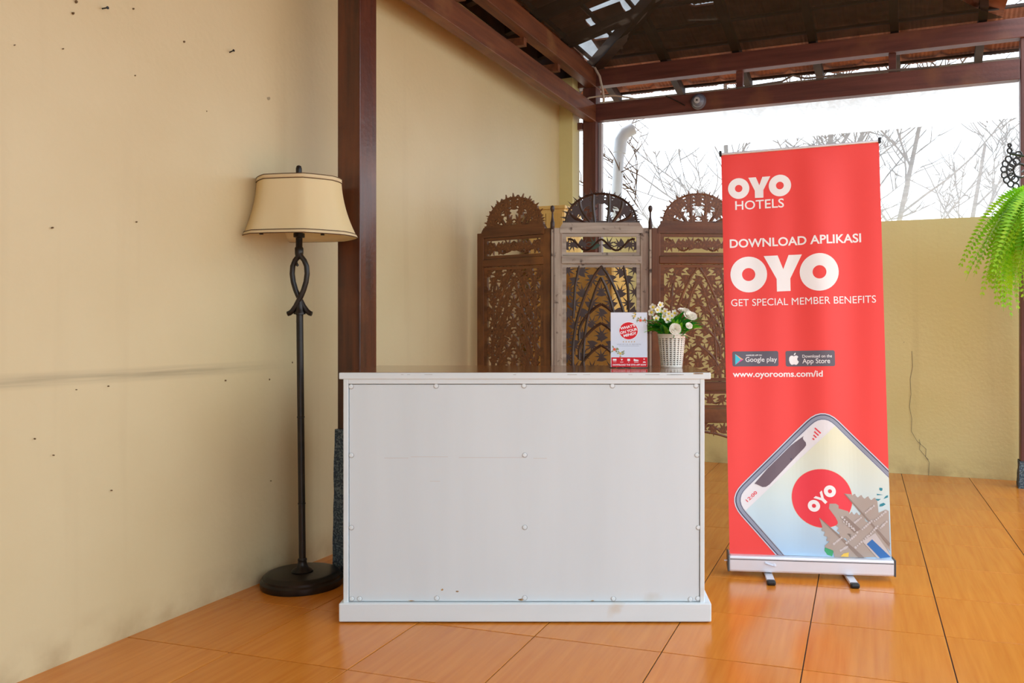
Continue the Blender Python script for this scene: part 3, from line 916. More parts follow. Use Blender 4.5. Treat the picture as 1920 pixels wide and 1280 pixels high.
# ------------------------------------------------------------------ yellow cabinet behind the screen
cb = thing('cabinet', 'yellow pine cabinet standing behind the folding screen', 'cabinet', (-.10, 5.22, 0), -.36)
MB().box(-.25, -.01, 0, .30, 0, 1.695, bev=.003).build('carcass', PINE, cb)
MB().box(-.26, .0, -.012, .31, 1.69, 1.712, bev=.004).build('cornice', PINE, cb)
MB().box(-.245, -.132, -.014, 0, .05, 1.665, bev=.003).build('door', PINE, cb)
MB().box(-.128, -.015, -.014, 0, .05, 1.665, bev=.003).build('door', PINE, cb)

cb = thing('low_cabinet', 'lower yellow pine cupboard behind the middle panel of the screen', 'cabinet', (.19, 5.08, 0), -.36)
MB().box(-.265, 0, 0, .30, 0, 1.34, bev=.003).build('carcass', PINE, cb)
MB().box(-.268, .006, -.012, .31, 1.34, 1.36, bev=.004).build('cornice', PINE, cb)
MB().box(-.26, -.004, -.014, 0, .05, 1.32, bev=.003).build('door', PINE, cb)

# ------------------------------------------------------------------ text and print helpers
_tc = {}
def text_mesh(s, bold=0.0, shear=0):
    k = (s, bold, shear)
    if k in _tc: return _tc[k]
    cu = bpy.data.curves.new('t', 'FONT'); cu.body = s; cu.size = 1; cu.offset = bold; cu.shear = shear; cu.resolution_u = 4
    o = bpy.data.objects.new('t', cu); COL.objects.link(o)
    dg = bpy.context.evaluated_depsgraph_get()
    me = bpy.data.meshes.new_from_object(o.evaluated_get(dg))
    v = [(p.co.x, p.co.y) for p in me.vertices]; f = [tuple(p.vertices) for p in me.polygons]
    bpy.data.objects.remove(o); bpy.data.curves.remove(cu); bpy.data.meshes.remove(me)
    _tc[k] = (v, f); return v, f
CAPH = max(y for x, y in text_mesh('H')[0])
def text2d(s, x0, x1, base, cap, bold=0.0, rot=0, base1=None):
    """text fitted between x0 and x1, base line and cap line in metres; base1 = base line at the right end"""
    v, f = text_mesh(s, bold)
    a = min(p[0] for p in v); b = max(p[0] for p in v)
    sx = (x1-x0)/(b-a); sy = (cap-base)/(CAPH+2*bold)
    out = [((p[0]-a)*sx, (p[1]+bold)*sy) for p in v]
    c, s_ = cos(rot), sin(rot)
    out = [(x0 + x*c - y*s_, base + x*s_ + y*c) for x, y in out]
    return out, f
def disc2d(cx, cz, rx, rz=None, n=40, rin=0):
    rz = rz or rx
    if rin:
        v = [(cx+rx*cos(2*pi*k/n), cz+rz*sin(2*pi*k/n)) for k in range(n)] + [(cx+rin*cos(2*pi*k/n), cz+rin*rz/rx*sin(2*pi*k/n)) for k in range(n)]
        return v, [(k, (k+1) % n, (k+1) % n+n, k+n) for k in range(n)]
    return [(cx+rx*cos(2*pi*k/n), cz+rz*sin(2*pi*k/n)) for k in range(n)], [tuple(range(n))]
def poly2d(pts): return list(pts), [tuple(range(len(pts)))]
def rrect(x0, x1, z0, z1, r, n=5):
    o = []
    for cx, cz, a0 in ((x1-r, z1-r, 0), (x0+r, z1-r, pi/2), (x0+r, z0+r, pi), (x1-r, z0+r, 3*pi/2)):
        for k in range(n+1):
            a = a0 + pi/2*k/n; o.append((cx+r*cos(a), cz+r*sin(a)))
    return poly2d(o)
def merge(*parts):
    V, F = [], []
    for v, f in parts:
        o = len(V); V += v; F += [tuple(i+o for i in q) for q in f]
    return V, F
def wordmark(c1, r1, hole1, ypts, c2, r2, hole2):
    return merge(disc2d(*c1, r1, rin=hole1), poly2d(ypts), disc2d(*c2, r2, rin=hole2))
def cut_grid(shape, step):
    """cut a flat shape along a grid so that it can follow a bowed cloth"""
    v, f = shape
    bm = bmesh.new()
    bv = [bm.verts.new((x, 0, z)) for x, z in v]
    for q in f:
        try: bm.faces.new([bv[i] for i in q])
        except ValueError: pass
    bm.normal_update()
    bmesh.ops.triangulate(bm, faces=bm.faces[:])
    for ax in (0, 2):
        if not bm.verts: break
        lo = min(q.co[ax] for q in bm.verts); hi = max(q.co[ax] for q in bm.verts)
        k = math.floor(lo/step)+1
        while k*step < hi:
            no = [0, 0, 0]; no[ax] = 1; co = [0, 0, 0]; co[ax] = k*step
            bmesh.ops.bisect_plane(bm, geom=bm.verts[:]+bm.edges[:]+bm.faces[:], plane_co=co, plane_no=no)
            k += 1
    bm.verts.index_update()
    V = [(q.co.x, q.co.z) for q in bm.verts]; F = [tuple(w.index for w in q.verts) for q in bm.faces]
    bm.free(); return V, F

# ------------------------------------------------------------------ roll-up banner
BLc = Vector((.5685, 3.241, .082)); BRc = Vector((1.1654, 3.17, .080)); TLc = Vector((.5529, 3.345, 1.637)); TRc = Vector((1.1323, 3.21, 1.660))
BWm, BHm = .595, 1.565
BN = (BRc-BLc).cross(TLc-BLc).normalized()
if BN.y > 0: BN = -BN
BASE = Vector((.867, 3.2055, 0))
def bmap(um, vm, off=0):
    u, v = um/BWm, vm/BHm
    p = (1-v)*((1-u)*BLc+u*BRc) + v*((1-u)*TLc+u*TRc)
    w = (.0055*sin(um*19+.4+.6*v) + .004*sin(um*34+1.9-.8*v)) * sin(pi*min(1, max(0, v)))**.5
    w += .006*math.exp(-((um-.33)/.045)**2)*max(0, v-.45)*(1.0 if v < .985 else 0)
    return p + BN*(w+off) - BASE
ban = thing('roll_up_banner', 'red roll-up advertising banner standing to the right of the counter', 'banner', BASE[:])
fb = MB(); nx, nz = 48, 60
fb.add([bmap(BWm*i/nx, BHm*k/nz) for i in range(nx+1) for k in range(nz+1)], [(i*(nz+1)+k, (i+1)*(nz+1)+k, (i+1)*(nz+1)+k+1, i*(nz+1)+k+1) for i in range(nx) for k in range(nz)])
fab = fb.build('banner_cloth', RED, ban, True)
LAY = [0]
def pr(name, m, shape, layer=1, step=.015, label=None):
    v, f = cut_grid(shape, step)
    o = MB().add([bmap(x, z, .0006*layer) for x, z in v], f).build(name, m, fab)
    if label: o['label'] = label
    return o
# head: emblem and words
pr('emblem', PWHITE, wordmark((.0655, 1.4235), .0415, .0145, [(.1036, 1.4645), (.1330, 1.4645), (.1455, 1.432), (.1580, 1.4640), (.1882, 1.4638), (.1605, 1.411), (.1600, 1.3815), (.1277, 1.3825), (.1277, 1.411)], (.2240, 1.4248), .0425, .0148))
pr('lettering', PWHITE, text2d('HOTELS', .0503, .2378, 1.3385, 1.3735, .010))
pr('lettering', PWHITE, text2d('DOWNLOAD APLIKASI', .0257, .5205, 1.188, 1.2219, .022))
pr('emblem', PWHITE, wordmark((.0962, 1.0810), .0705, .0255, [(.1552, 1.1512), (.2085, 1.1513), (.2285, 1.097), (.2500, 1.1514), (.2997, 1.1512), (.2545, 1.060), (.2544, 1.0118), (.2023, 1.0108), (.2023, 1.060)], (.3621, 1.0800), .0722, .0255))
pr('lettering', PWHITE, text2d('GET SPECIAL MEMBER BENEFITS', .0260, .5674, .9575, .9845, .0))
# two store badges
pr('badge', PGREY, rrect(.0262, .2014, .7215, .7800, .007))
pr('badge_play_mark', CYAN, poly2d([(.0372, .7700), (.0366, .7275), (.0590, .7485)]), 2)
pr('badge_play_mark', PINK, poly2d([(.0366, .7275), (.0690, .7485), (.0590, .7485)]), 2)
pr('badge_play_mark', ORNG, poly2d([(.0372, .7700), (.0590, .7485), (.0690, .7485)]), 2)
pr('lettering', PWHITE, text2d('ANDROID APP ON', .0780, .1390, .7618, .7672, .02), 2)
pr('lettering', PWHITE, text2d('Google play', .0762, .1958, .7392, .7575, .006), 2)
pr('badge', PGREY, rrect(.2288, .4102, .7198, .7797, .007))
apl = [(.2595, .7612)]
ap = [(0, .30), (.12, .36), (.28, .38), (.40, .30), (.44, .24), (.34, .12), (.33, -.04), (.42, -.17), (.48, -.20), (.40, -.38), (.26, -.52), (.14, -.52), (0, -.47), (-.14, -.52), (-.26, -.52), (-.40, -.36), (-.48, -.10), (-.46, .16), (-.36, .32), (-.22, .37), (-.10, .35)]
pr('badge_apple_mark', PWHITE, merge(poly2d([(.2598 + x*.038, .7470 + z*.040) for x, z in ap]), poly2d([(.2598 + x*.040, .7640 + z*.040) for x, z in ((0, -.02), (.02, .10), (.10, .19), (.18, .22), (.17, .10), (.10, .01))])), 2)
pr('lettering', PWHITE, text2d('Download on the', .2914, .3992, .7530, .7645, .006), 2)
pr('lettering', PWHITE, text2d('App Store', .2909, .3915, .7312, .7497, .006), 2)
pr('lettering', PWHITE, text2d('www.oyorooms.com/id', .0265, .3632, .6800, .7032, .020), 1)
# phone picture
def clipu(p): return (min(max(p[0], .0), .5945), max(p[1], .0015))
def rounded(corners, radii, n=7):
    out = []; m = len(corners)
    for i in range(m):
        p = Vector(corners[i]); a = (Vector(corners[i-1])-p); b = (Vector(corners[(i+1) % m])-p); r = radii[i]
        if r == 0: out.append(tuple(p)); continue
        al = a.length; bl = b.length; p0 = p + a/al*r; p1 = p + b/bl*r
        for k in range(n+1):
            t = k/n; out.append(tuple(p0*(1-t)**2 + p*2*t*(1-t) + p1*t*t))
    return out
def phone(g, k):
    """outline of the phone inset by g"""
    T = (.3595, .5720 - g*1.42); Lc = (-.0080 + g*1.42, .2080); R1 = (.5945, .3330 - g*1.42); R2 = (.5945, .0015); Bq = (.1715 + g*1.38, .0015)
    return rounded([T, Lc, Bq, R2, R1], [.085 - g, .085 - g, 0, 0, 0])
pr('phone_picture', PHSIDE, poly2d(phone(0, 0)), 2)
pr('phone_picture', PHDARK, poly2d(phone(.004, 0)), 3)
pr('phone_picture', PHFRAME, poly2d(phone(.008, 0)), 4)
pr('phone_picture', PHDARK, poly2d(phone(.020, 0)), 5)
pr('phone_picture', PHSIDE, poly2d(phone(.022, 0)), 6)
pr('phone_picture', STATUS, poly2d(phone(.024, 0)), 7)
# the pale status strip runs along the upper left edge; the screen picture starts below it
def halfcut(poly, a, b, c):
    out = []
    for p, q in zip(poly, poly[1:]+poly[:1]):
        fp, fq = a*p[0]+b*p[1]-c, a*q[0]+b*q[1]-c
        if fp <= 0: out.append(p)
        if fp*fq < 0:
            t = fp/(fp-fq); out.append((p[0]+(q[0]-p[0])*t, p[1]+(q[1]-p[1])*t))
    return out
# line through (.066,.168) and (.392,.484): direction (.326,.316); normal up-left
pr('phone_picture', SCREENP, poly2d(halfcut(phone(.024, 0), -.316, .326, -.316*.068+.326*.170)), 8)
nt_ = rounded([(.2960, .4640), (.2780, .4460), (.3010, .4205), (.2860, .4030), (.1530, .2660), (.1330, .2560), (.1085, .2690), (.0960, .2700), (.090, .262)], [0, .006, .010, .012, .016, .016, .006, .004, 0])
pr('phone_picture', NOTCH, poly2d([(.2875, .4540), (.2845, .4480), (.2850, .4420), (.2950, .4290), (.2955, .4190), (.2880, .4080), (.1550, .2680), (.1420, .2590), (.1290, .2575), (.1160, .2640), (.1060, .2680), (.0990, .2700), (.1500, .3290), (.2400, .4180)]), 9)
pr('phone_picture', PRED, disc2d(.3483, .2202, .1108, .1100, 56), 9)
pr('phone_picture', SHTRIM, disc2d(.3483, .2202, .1120, .1112, 56), 8.6)
pr('phone_picture', MATS['phone_edge_dark'], disc2d(.2385, .3655, .0035), 10)
def rot_about(shape, c, a):
    v, f = shape; cs, s_ = cos(a), sin(a)
    return [(c[0]+(x-c[0])*cs-(z-c[1])*s_, c[1]+(x-c[0])*s_+(z-c[1])*cs) for x, z in v], f
wm = wordmark((-.0410, 0), .0222, .0075, [(-.0215, .0222), (-.0105, .0222), (0, .0045), (.0105, .0222), (.0215, .0222), (.0058, -.004), (.0058, -.0222), (-.0058, -.0222), (-.0058, -.004)], (.0410, 0), .0222, .0075)
wm = ([(x+.3472, z+.2196) for x, z in wm[0]], wm[1])
pr('emblem', PWHITE, rot_about(wm, (.3472, .2196), .765), 10)
tx = text2d('12:00', 0, .052, 0, .0125, .01)
pr('lettering', PRED, rot_about(([(x+.0725, z+.1985) for x, z in tx[0]], tx[1]), (.0725, .1985), .765), 9)
bars = []
for k, hgt in enumerate((.008, .014, .021, .029)):
    x = .0115*k
    bars.append(poly2d([(x, 0), (x+.0048, 0), (x+.0048, hgt), (x, hgt)]))
bs = merge(*bars); pr('phone_picture', PRED, rot_about(([(x+.3235, z+.4390) for x, z in bs[0]], bs[1]), (.3235, .4390), .80), 9)
# gateway picture in the lower right corner (px of a 1138x1280 blow-up -> cloth metres)
def gz(x, y):
    # affine from the measured corner points of the blow-up
    return (.3356 + (x-112)*.000273 - (y-650)*.0000093, .1455 - (y-650)*.000281 + (x-112)*.0000082)
def G(name, m, pts, layer): pr(name, m, poly2d([clipu(gz(x, y)) for x, y in pts]), layer)
def zig(p, q, n, amp, side=1):
    out = []
    dx, dy = q[0]-p[0], q[1]-p[1]; l = hypot(dx, dy); nx, ny = -dy/l*side, dx/l*side
    for k in range(n):
        for t, h in ((.0, 0), (.25, .9), (.45, 1.15), (.6, .55), (.85, .05)):
            u = (k+t)/n; out.append((p[0]+dx*u+nx*amp*h, p[1]+dy*u+ny*amp*h))
    return out
G('gate_picture', SPRIG, [(880, 330), (965, 345), (880, 350)], 9)
G('gate_picture', SPRIG, [(915, 250), (955, 255), (955, 285), (935, 295), (912, 275)], 9)
G('gate_picture', SPRIG, [(1000, 360), (1028, 350), (1028, 380), (970, 400)], 9)
G('gate_picture', SPRIG, [(860, 398), (935, 400), (900, 425), (850, 410)], 9)
G('gate_picture', SPRIG, [(920, 470), (970, 450), (1000, 470), (960, 495), (915, 500)], 9)
G('gate_picture', PGREEN, [(190, 1040), (310, 1080), (290, 1160), (225, 1140), (185, 1085)], 9)
G('gate_picture', TEMPLE, [(445, 325), (545, 335)] + zig((545, 360), (900, 430), 4, 34, -1) + [(905, 580), (1000, 540), (1040, 560), (1060, 1090), (980, 1000), (780, 690)], 9)
G('gate_picture', TEMPLE, [(240, 520), (245, 455), (330, 455), (370, 480), (370, 520), (500, 560)] + zig((520, 600), (720, 620), 3, 30, -1) + [(730, 690), (860, 760), (1085, 1160), (600, 1180), (330, 640)], 10)
G('gate_picture', TEMPLE, zig((360, 720), (400, 920), 3, 26, 1)[::1] + [(560, 930), (520, 760), (350, 640)], 10)
G('gate_picture', TEMPLE, [(110, 645), (170, 690), (740, 1175), (320, 1170), (300, 1080), (195, 1040), (190, 1015)] + zig((250, 960), (150, 760), 3, 26, -1), 11)
G('gate_picture', TEMPLED, [(440, 322), (470, 335), (1060, 985), (1050, 1030), (830, 770)], 11)
G('gate_picture', TEMPLED, [(108, 640), (125, 650), (720, 1175), (640, 1175), (400, 930)], 12)
G('gate_picture', TEMPLED, [(400, 640), (470, 620), (670, 800), (580, 850)], 11)
rnd = random.Random(9)
dots = []
for (x, y, n, dx, dy) in ((730, 580, 6, 22, -18), (310, 990, 6, 20, -16), (590, 710, 5, 20, -16), (690, 800, 6, 24, -22), (480, 980, 6, 24, -20), (850, 690, 7, 24, -20), (600, 1040, 7, 26, -24), (780, 880, 6, 22, -24), (440, 700, 6, 36, 28), (420, 640, 6, 30, 30), (930, 780, 5, 20, -20), (400, 1080, 6, 18, -10)):
    for k in range(n):
        c = gz(x+dx*k, y+dy*k)
        if .003 < c[1] and c[0] < .588: dots.append(disc2d(c[0], c[1], rnd.uniform(.0032, .0052), n=8))
pr('gate_picture', TEMPLEL, merge(*dots), 13)['kind'] = 'stuff'
G('gate_picture', TEMPLEL, [(690, 960), (860, 850), (1090, 1160), (890, 1180)], 12)
G('gate_picture', PBLUE, [(748, 995), (818, 932), (1065, 1165), (925, 1180)], 13)
G('gate_picture', PYEL, [(400, 1160), (440, 1120), (510, 1105), (505, 1165)], 13)
# hardware
def bar_local(p0, p1, w, h, name, m, y0=-.045, y1=.045, bev=.004, par=None):
    d = p1-p0; l = d.length; rz = atan2(d.y, d.x)
    return MB().box(0, l, y0, y1, 0, h, bev=bev).build(name, m, par or ban, rot=(0, 0, rz), loc=p0-BASE)
bl0 = Vector((.5640, 3.242, .020)); br0 = Vector((1.1725, 3.170, .020))
cas = bar_local(bl0, br0, 0, .062, 'base_casing', ALU, -.028, .065, .008)
MB().box(-.004, .003, -.029, .066, 0, .063, bev=.003).build('end_cap', DGREY, cas)
MB().box((br0-bl0).length-.003, (br0-bl0).length+.004, -.029, .066, 0, .063, bev=.003).build('end_cap', DGREY, cas)
MB().box(-.016, -.003, -.004, .002, .034, .038).build('tension_pin', ALU, cas)
gr = MB().box(.005, (br0-bl0).length-.005, -.0285, -.027, .047, .050); gr.build('groove', DGREY, cas)
MB().tube([(.135, -.031, .040), (.150, -.033, .034), (.165, -.034, .030)], .0035, 8).build('tape_mark', PHSIDE, cas, True)
MB().lathe([(.006, 0), (.006, .003), (.003, .004)], 14).build('release_knob', PHSIDE, cas, True, loc=(.171, -.028, .030), rot=(pi/2, 0, 0))
for sx in (.150, .450):
    fo = MB().box(sx-.015, sx+.015, -.105, .17, .004, .016, bev=.003).build('foot', ALU, ban, loc=bl0-BASE-Vector((0, 0, .020)), rot=(0, 0, atan2((br0-bl0).y, (br0-bl0).x)-.0))
    MB().box(sx-.0165, sx+.0165, -.125, -.098, 0, .018, bev=.006).build('foot_tip', BLACK, fo)
tl = bmap(-.003, BHm-.004)+BASE; tr_ = bmap(BWm+.003, BHm-.004)+BASE
d = tr_-tl
tr_o = MB().box(0, d.length, -.007, .005, 0, .010, bev=.003).build('top_rail', ALU, ban, loc=tl-BASE, rot=(0, -math.asin(d.z/d.length), atan2(d.y, d.x)))
MB().box(-.004, .006, -.010, .008, -.003, .018, bev=.002).build('end_cap', BLACK, tr_o)
MB().box(d.length-.006, d.length+.004, -.010, .008, -.003, .018, bev=.002).build('end_cap', BLACK, tr_o)
mid0 = (bl0+br0)/2 + Vector((.002, .05, .03)); mid1 = (tl+tr_)/2 + Vector((0, .012, 0))
MB().tube([mid0-BASE, mid1-BASE], .008, 10).build('support_pole', ALU, ban, True)

# ------------------------------------------------------------------ review card on the counter
KY = 3.006
cd = thing('review_card', 'small white and red review card in a clear stand on the counter', 'card', (.1035, KY, TOPZ), .02)
CW, CH = .1305, .1955
tilt = Matrix.Rotation(radians(-4), 3, 'X')
def cmap(x, z, off): return tilt @ Vector((x, -off, z)) + Vector((0, .0, .004))
def cshape(name, m, shape, layer, th=None):
    v, f = shape
    return MB().add([cmap(x, z, .0012+.00025*layer) for x, z in v], f).build(name, m, cdp)
cdp = MB().add([tilt @ Vector(p) + Vector((0, 0, .004)) for p in [(0, -.001, 0), (CW, -.001, 0), (CW, .0008, 0), (0, .0008, 0), (0, -.001, CH), (CW, -.001, CH), (CW, .0008, CH), (0, .0008, CH)]],
               [(3, 2, 1, 0), (4, 5, 6, 7), (0, 1, 5, 4), (1, 2, 6, 5), (2, 3, 7, 6), (3, 0, 4, 7)]).build('card', CARDW, cd)
MB().add([tilt @ Vector((x, y, z)) + Vector((0, 0, .002)) for x, y, z in [(-.003, .0012, 0), (CW+.002, .0012, 0), (CW+.002, .004, 0), (-.003, .004, 0), (-.003, .0012, CH), (CW+.002, .0012, CH), (CW+.002, .004, CH), (-.003, .004, CH)]],
         [(3, 2, 1, 0), (4, 5, 6, 7), (0, 1, 5, 4), (1, 2, 6, 5), (2, 3, 7, 6), (3, 0, 4, 7)]).build('stand_back', ACRYL, cd)
MB().box(-.003, CW+.002, -.004, .06, 0, .002).build('stand_foot', ACRYL, cd)
def kk(x, y): return ((x-65)/715*CW, CH*(1-(y-78)/1095))
cshape('print_band', CARDR, poly2d([(.002, .0), (CW, .0), (CW, .0345), (.002, .0345)]), 1)
cshape('print_disc', PWHITE, disc2d(.0640, .1295, .0345, .0322), 1)
cshape('print_disc', CARDR, disc2d(.0640, .1295, .0328, .0306), 2)
for s, x0, x1, zc, a in (("WHAT'S", .0355, .0895, .1322, .235), ('ON YOUR', .0350, .0975, .1168, .235), ('MIND?', .0470, .0925, .1062, .235)):
    t_ = text2d(s, 0, x1-x0, 0, .0098, .03)
    cshape('lettering', PWHITE, rot_about(([(x+x0, z+zc) for x, z in t_[0]], t_[1]), (x0, zc), a), 3)
stars = []
for k in range(5):
    cx0, cz0 = kk(312+54*k, 668)
    stars.append(poly2d([(cx0+(.0030 if i % 2 == 0 else .0014)*sin(i*pi/5), cz0+(.0030 if i % 2 == 0 else .0014)*cos(i*pi/5)) for i in range(10)]))
cshape('print_stars', GOLD, merge(*stars), 1)
cshape('lettering', CARDG, text2d('LEAVE US A REVIEW', *[kk(190, 0)[0], kk(662, 0)[0]], kk(0, 733)[1], kk(0, 706)[1], .0), 1)
cshape('print_rule', CARDG, poly2d([kk(225, 754), kk(620, 754), kk(620, 749), kk(225, 749)]), 1)
cshape('lettering', PWHITE, text2d('DOWNLOAD THE OYO APP NOW', kk(102, 0)[0], kk(757, 0)[0], kk(0, 1146)[1], kk(0, 1112)[1], .025), 2)
def ic(*pts): return poly2d([kk(x, y) for x, y in pts])
cshape('print_icons', PWHITE, merge(ic((104, 1045), (176, 1045), (176, 1010), (104, 1010)), ic((255, 1012), (303, 1012), (279, 1048)), ic((388, 1052), (440, 1052), (440, 1008), (388, 1008)),
       ic((512, 1052), (608, 1052), (606, 1030), (545, 1022), (530, 1010), (512, 1010)), disc2d(*kk(716, 1016), .0022, n=10), ic((690, 1086), (755, 1086), (735, 1064), (700, 1064)),
       ic((108, 1072), (172, 1072), (172, 1064), (108, 1064)), ic((248, 1080), (308, 1080), (308, 1070), (248, 1070)), ic((404, 1080), (424, 1080), (424, 1070), (404, 1070)), ic((522, 1080), (606, 1080), (606, 1070), (522, 1070))), 2)
rnd = random.Random(21)
def spray(pts):
    for (x, y, m, r) in pts:
        c = kk(x, y)
        cshape('print_flower', m, poly2d([(c[0]+r*(1 if i % 2 == 0 else .55)*cos(i*pi/6), c[1]+r*(1 if i % 2 == 0 else .55)*sin(i*pi/6)) for i in range(12)]), 3)
        for q in range(4):
            a = rnd.uniform(0, 2*pi); c2 = (c[0]+cos(a)*r*1.3, c[1]+sin(a)*r*1.3)
            if not (.003 < c2[0] < CW-.003 and .003 < c2[1] < CH-.003): continue
            cshape('print_leaf', SPRAYG, poly2d([(c2[0]+r*.9*cos(a), c2[1]+r*.9*sin(a)), (c2[0]+r*.4*cos(a+1.6), c2[1]+r*.4*sin(a+1.6)), (c2[0]-r*.6*cos(a), c2[1]-r*.6*sin(a)), (c2[0]+r*.4*cos(a-1.6), c2[1]+r*.4*sin(a-1.6))]), 2)
spray([(535, 155, SPRAYY, .0055), (540, 95, SPRAYY, .004), (650, 238, SPRAYO, .0072), (735, 235, SPRAYO, .0048), (585, 240, SPRAYG, .0035), (135, 820, SPRAYO, .0074), (250, 903, SPRAYY, .0060), (300, 880, SPRAYG, .004), (205, 820, SPRAYG, .004), (245, 972, SPRAYO, .003)])

# ------------------------------------------------------------------ artificial flowers in a white basket pot
FX, FY = (1260.5-1091)/1579*3.03, 3.055
fp = thing('potted_flowers', 'artificial white flowers with green leaves in a white slotted plastic pot', 'flower pot', (FX, FY, TOPZ))
pot = MB(); NC, NR = 40, 34; HP = .120
def potr(z): return .0385 + (.0505-.0385)*z/HP
vs = []; fs = []
for r in range(NR+1):
    z = HP*r/NR
    for c in range(NC):
        a = 2*pi*c/NC; vs.append((potr(z)*cos(a), potr(z)*sin(a), z))
for r in range(NR):
    for c in range(NC):
        hole = (c % 2 == 0) and (3 <= r < NR-3) and (r % 2 == 1)
        if not hole: fs.append((r*NC+c, r*NC+(c+1) % NC, (r+1)*NC+(c+1) % NC, (r+1)*NC+c))
pot.add(vs, fs)
po = pot.build('pot', POTW, fp, True, rot=(0, 0, .05)); po.modifiers.new('thick', 'SOLIDIFY').thickness = .002
MB().lathe([(.0503, HP-.002), (.0525, HP-.001), (.0525, HP+.002), (.0495, HP+.0025), (.0485, HP-.002)], 40, cap=False).build('rim', POTW, fp, True)
MB().lathe([(.0375, .001), (.0375, .003), (0, .0031)], 32).build('pot_base', POTW, fp)
MB().lathe([(.040, .02), (.0455, .10), (0, .102)], 24).build('foam_fill', SOIL, fp)
def leafblade(l, w, bend, cup=.15, n=6, serr=0):
    b = MB(); vs = []; fs = []
    for i in range(n+1):
        t = i/n; ww = w*sin(pi*min(.98, max(.06, t))**.85)*(1+(serr if i % 2 else -serr))
        y = l*t; z = -bend*l*t*t
        vs += [(-ww/2, y, z+cup*ww), (0, y, z), (ww/2, y, z+cup*ww)]
    for i in range(n):
        a = i*3
        fs += [(a, a+1, a+4, a+3), (a+1, a+2, a+5, a+4)]
    return b.add(vs, fs).mesh('leaf', True)
lbm = [leafblade(.075, .026, .35), leafblade(.06, .020, .5, .2, 8, .18), leafblade(.05, .018, .1)]
lbm2 = [m_.copy() for m_ in lbm]
for m_ in lbm: m_.materials.append(LEAFD)
for m_ in lbm2: m_.materials.append(LEAFL)
rnd = random.Random(12)
def put_leaf(pool, k, pos, az, el, sc=1):
    # leaf grows along local +y
    link('leaf', pool[k], fp, loc=pos, rot=(el, rnd.uniform(-.4, .4), az - pi/2), scale=(sc, sc, sc))
for k in range(64):
    az = rnd.uniform(0, 2*pi); r = rnd.uniform(.01, .045)
    put_leaf(lbm if rnd.random() < .72 else lbm2, rnd.randrange(3), (r*cos(az), r*sin(az)*.8, rnd.uniform(.115, .16)), az + rnd.uniform(-.4, .4), rnd.uniform(.2, 1.2), rnd.uniform(.8, 1.15))
for (x, z, az, el, s, lime) in ((-.045, .125, pi-.2, .75, 1.05, 1), (-.05, .14, pi-.3, .55, 1, 1), (-.04, .13, pi+.2, .95, 1.0, 0), (-.03, .125, pi+.5, 1.1, .9, 0), (-.015, .13, -1.9, 1.1, .8, 0),
                       (.045, .13, .1, .6, 1.0, 0), (.05, .145, .2, .8, 1.0, 0), (.045, .14, -.3, .45, 1.05, 1), (.02, .13, -.9, .9, .9, 0), (.04, .15, -.5, .8, .9, 0), (.03, .16, .4, 1.0, .8, 0), (.0, .15, -1.4, .9, .7, 1), (.015, .165, -1.2, 1.0, .7, 1)):
    put_leaf(lbm2 if lime else lbm, 1 if lime else 0, (x, -.02, z), az, el, s)
for k in range(22):
    az = pi + pi*(k+.5)/22 + rnd.uniform(-.1, .1)
    put_leaf(lbm if k % 3 else lbm2, k % 3, (.043*cos(az), .043*sin(az), .116), az + rnd.uniform(-.5, .5), rnd.uniform(.85, 1.35), rnd.uniform(.75, 1.0))
for k in range(18):
    az = (pi if k % 2 else 0) + rnd.uniform(-.6, .6)
    put_leaf(lbm if k % 3 else lbm2, k % 2, (.03*cos(az), .03*sin(az)-.015, rnd.uniform(.122, .15)), az, rnd.uniform(.35, .95), rnd.uniform(1.0, 1.2))
# five-petalled blossoms
def petal(l, w, curl):
    b = MB(); vs = [(0, 0, 0)]; fs = []
    prof = [(.25, .55), (.5, 1), (.75, .95), (.93, .55), (1.0, 0)]
    L, Rr = [], []
    for t, ww in prof:
        z = curl*l*t*t
        vs.append((-w/2*ww, l*t, z+.1*w*ww)); L.append(len(vs)-1)
        vs.append((w/2*ww, l*t, z+.1*w*ww)); Rr.append(len(vs)-1)
    fs.append((0, Rr[0], L[0]))
    for i in range(len(prof)-1): fs.append((L[i], Rr[i], Rr[i+1], L[i+1]))
    return b, vs, fs
def blossom_mesh():
    b = MB()
    for k in range(5):
        _, vs, fs = petal(.0135, .0105, .35)
        a = 2*pi*k/5
        b.add([(x*cos(a)-y*sin(a), x*sin(a)+y*cos(a), z) for x, y, z in vs], fs)
    me = b.mesh('blossom', True); me.materials.append(PETAL); return me
BM = blossom_mesh()
cm = MB().lathe([(.0045, -.001), (.0048, .002), (.003, .0045), (.0, .005)], 10).mesh('blossom_centre', True); cm.materials.append(YCEN)
def blossom(px, py, dy=-.03, s=1.0):
    x = (px-1260.5)/1579*3.0; z = .948-(py-615.4)/1579*3.0 - TOPZ
    o = link('blossom', BM, fp, loc=(x, dy, z), rot=(radians(75)+rnd.uniform(-.4, .3), rnd.uniform(-.5, .5), rnd.uniform(-.5, .5)), scale=(s, s, s))
    link('blossom_centre', cm, o)
    MB().tube([(x, dy+.002, z-.002), (x*.7, dy*.6, z-.035), (x*.45, dy*.3, .112)], .0011, 5).build('stalk', LEAFL, fp)
for px, py, dy in ((1225, 575, -.01), (1238, 571, -.02), (1232, 581, -.035), (1229, 597, -.05), (1247, 583, -.03), (1253, 588, -.04), (1250, 599, -.055), (1265, 587, -.02), (1259, 592, -.035), (1222, 585, -.0), (1244, 593, -.03), (1240, 586, -.01)):
    blossom(px, py, dy, rnd.uniform(.85, 1.1))
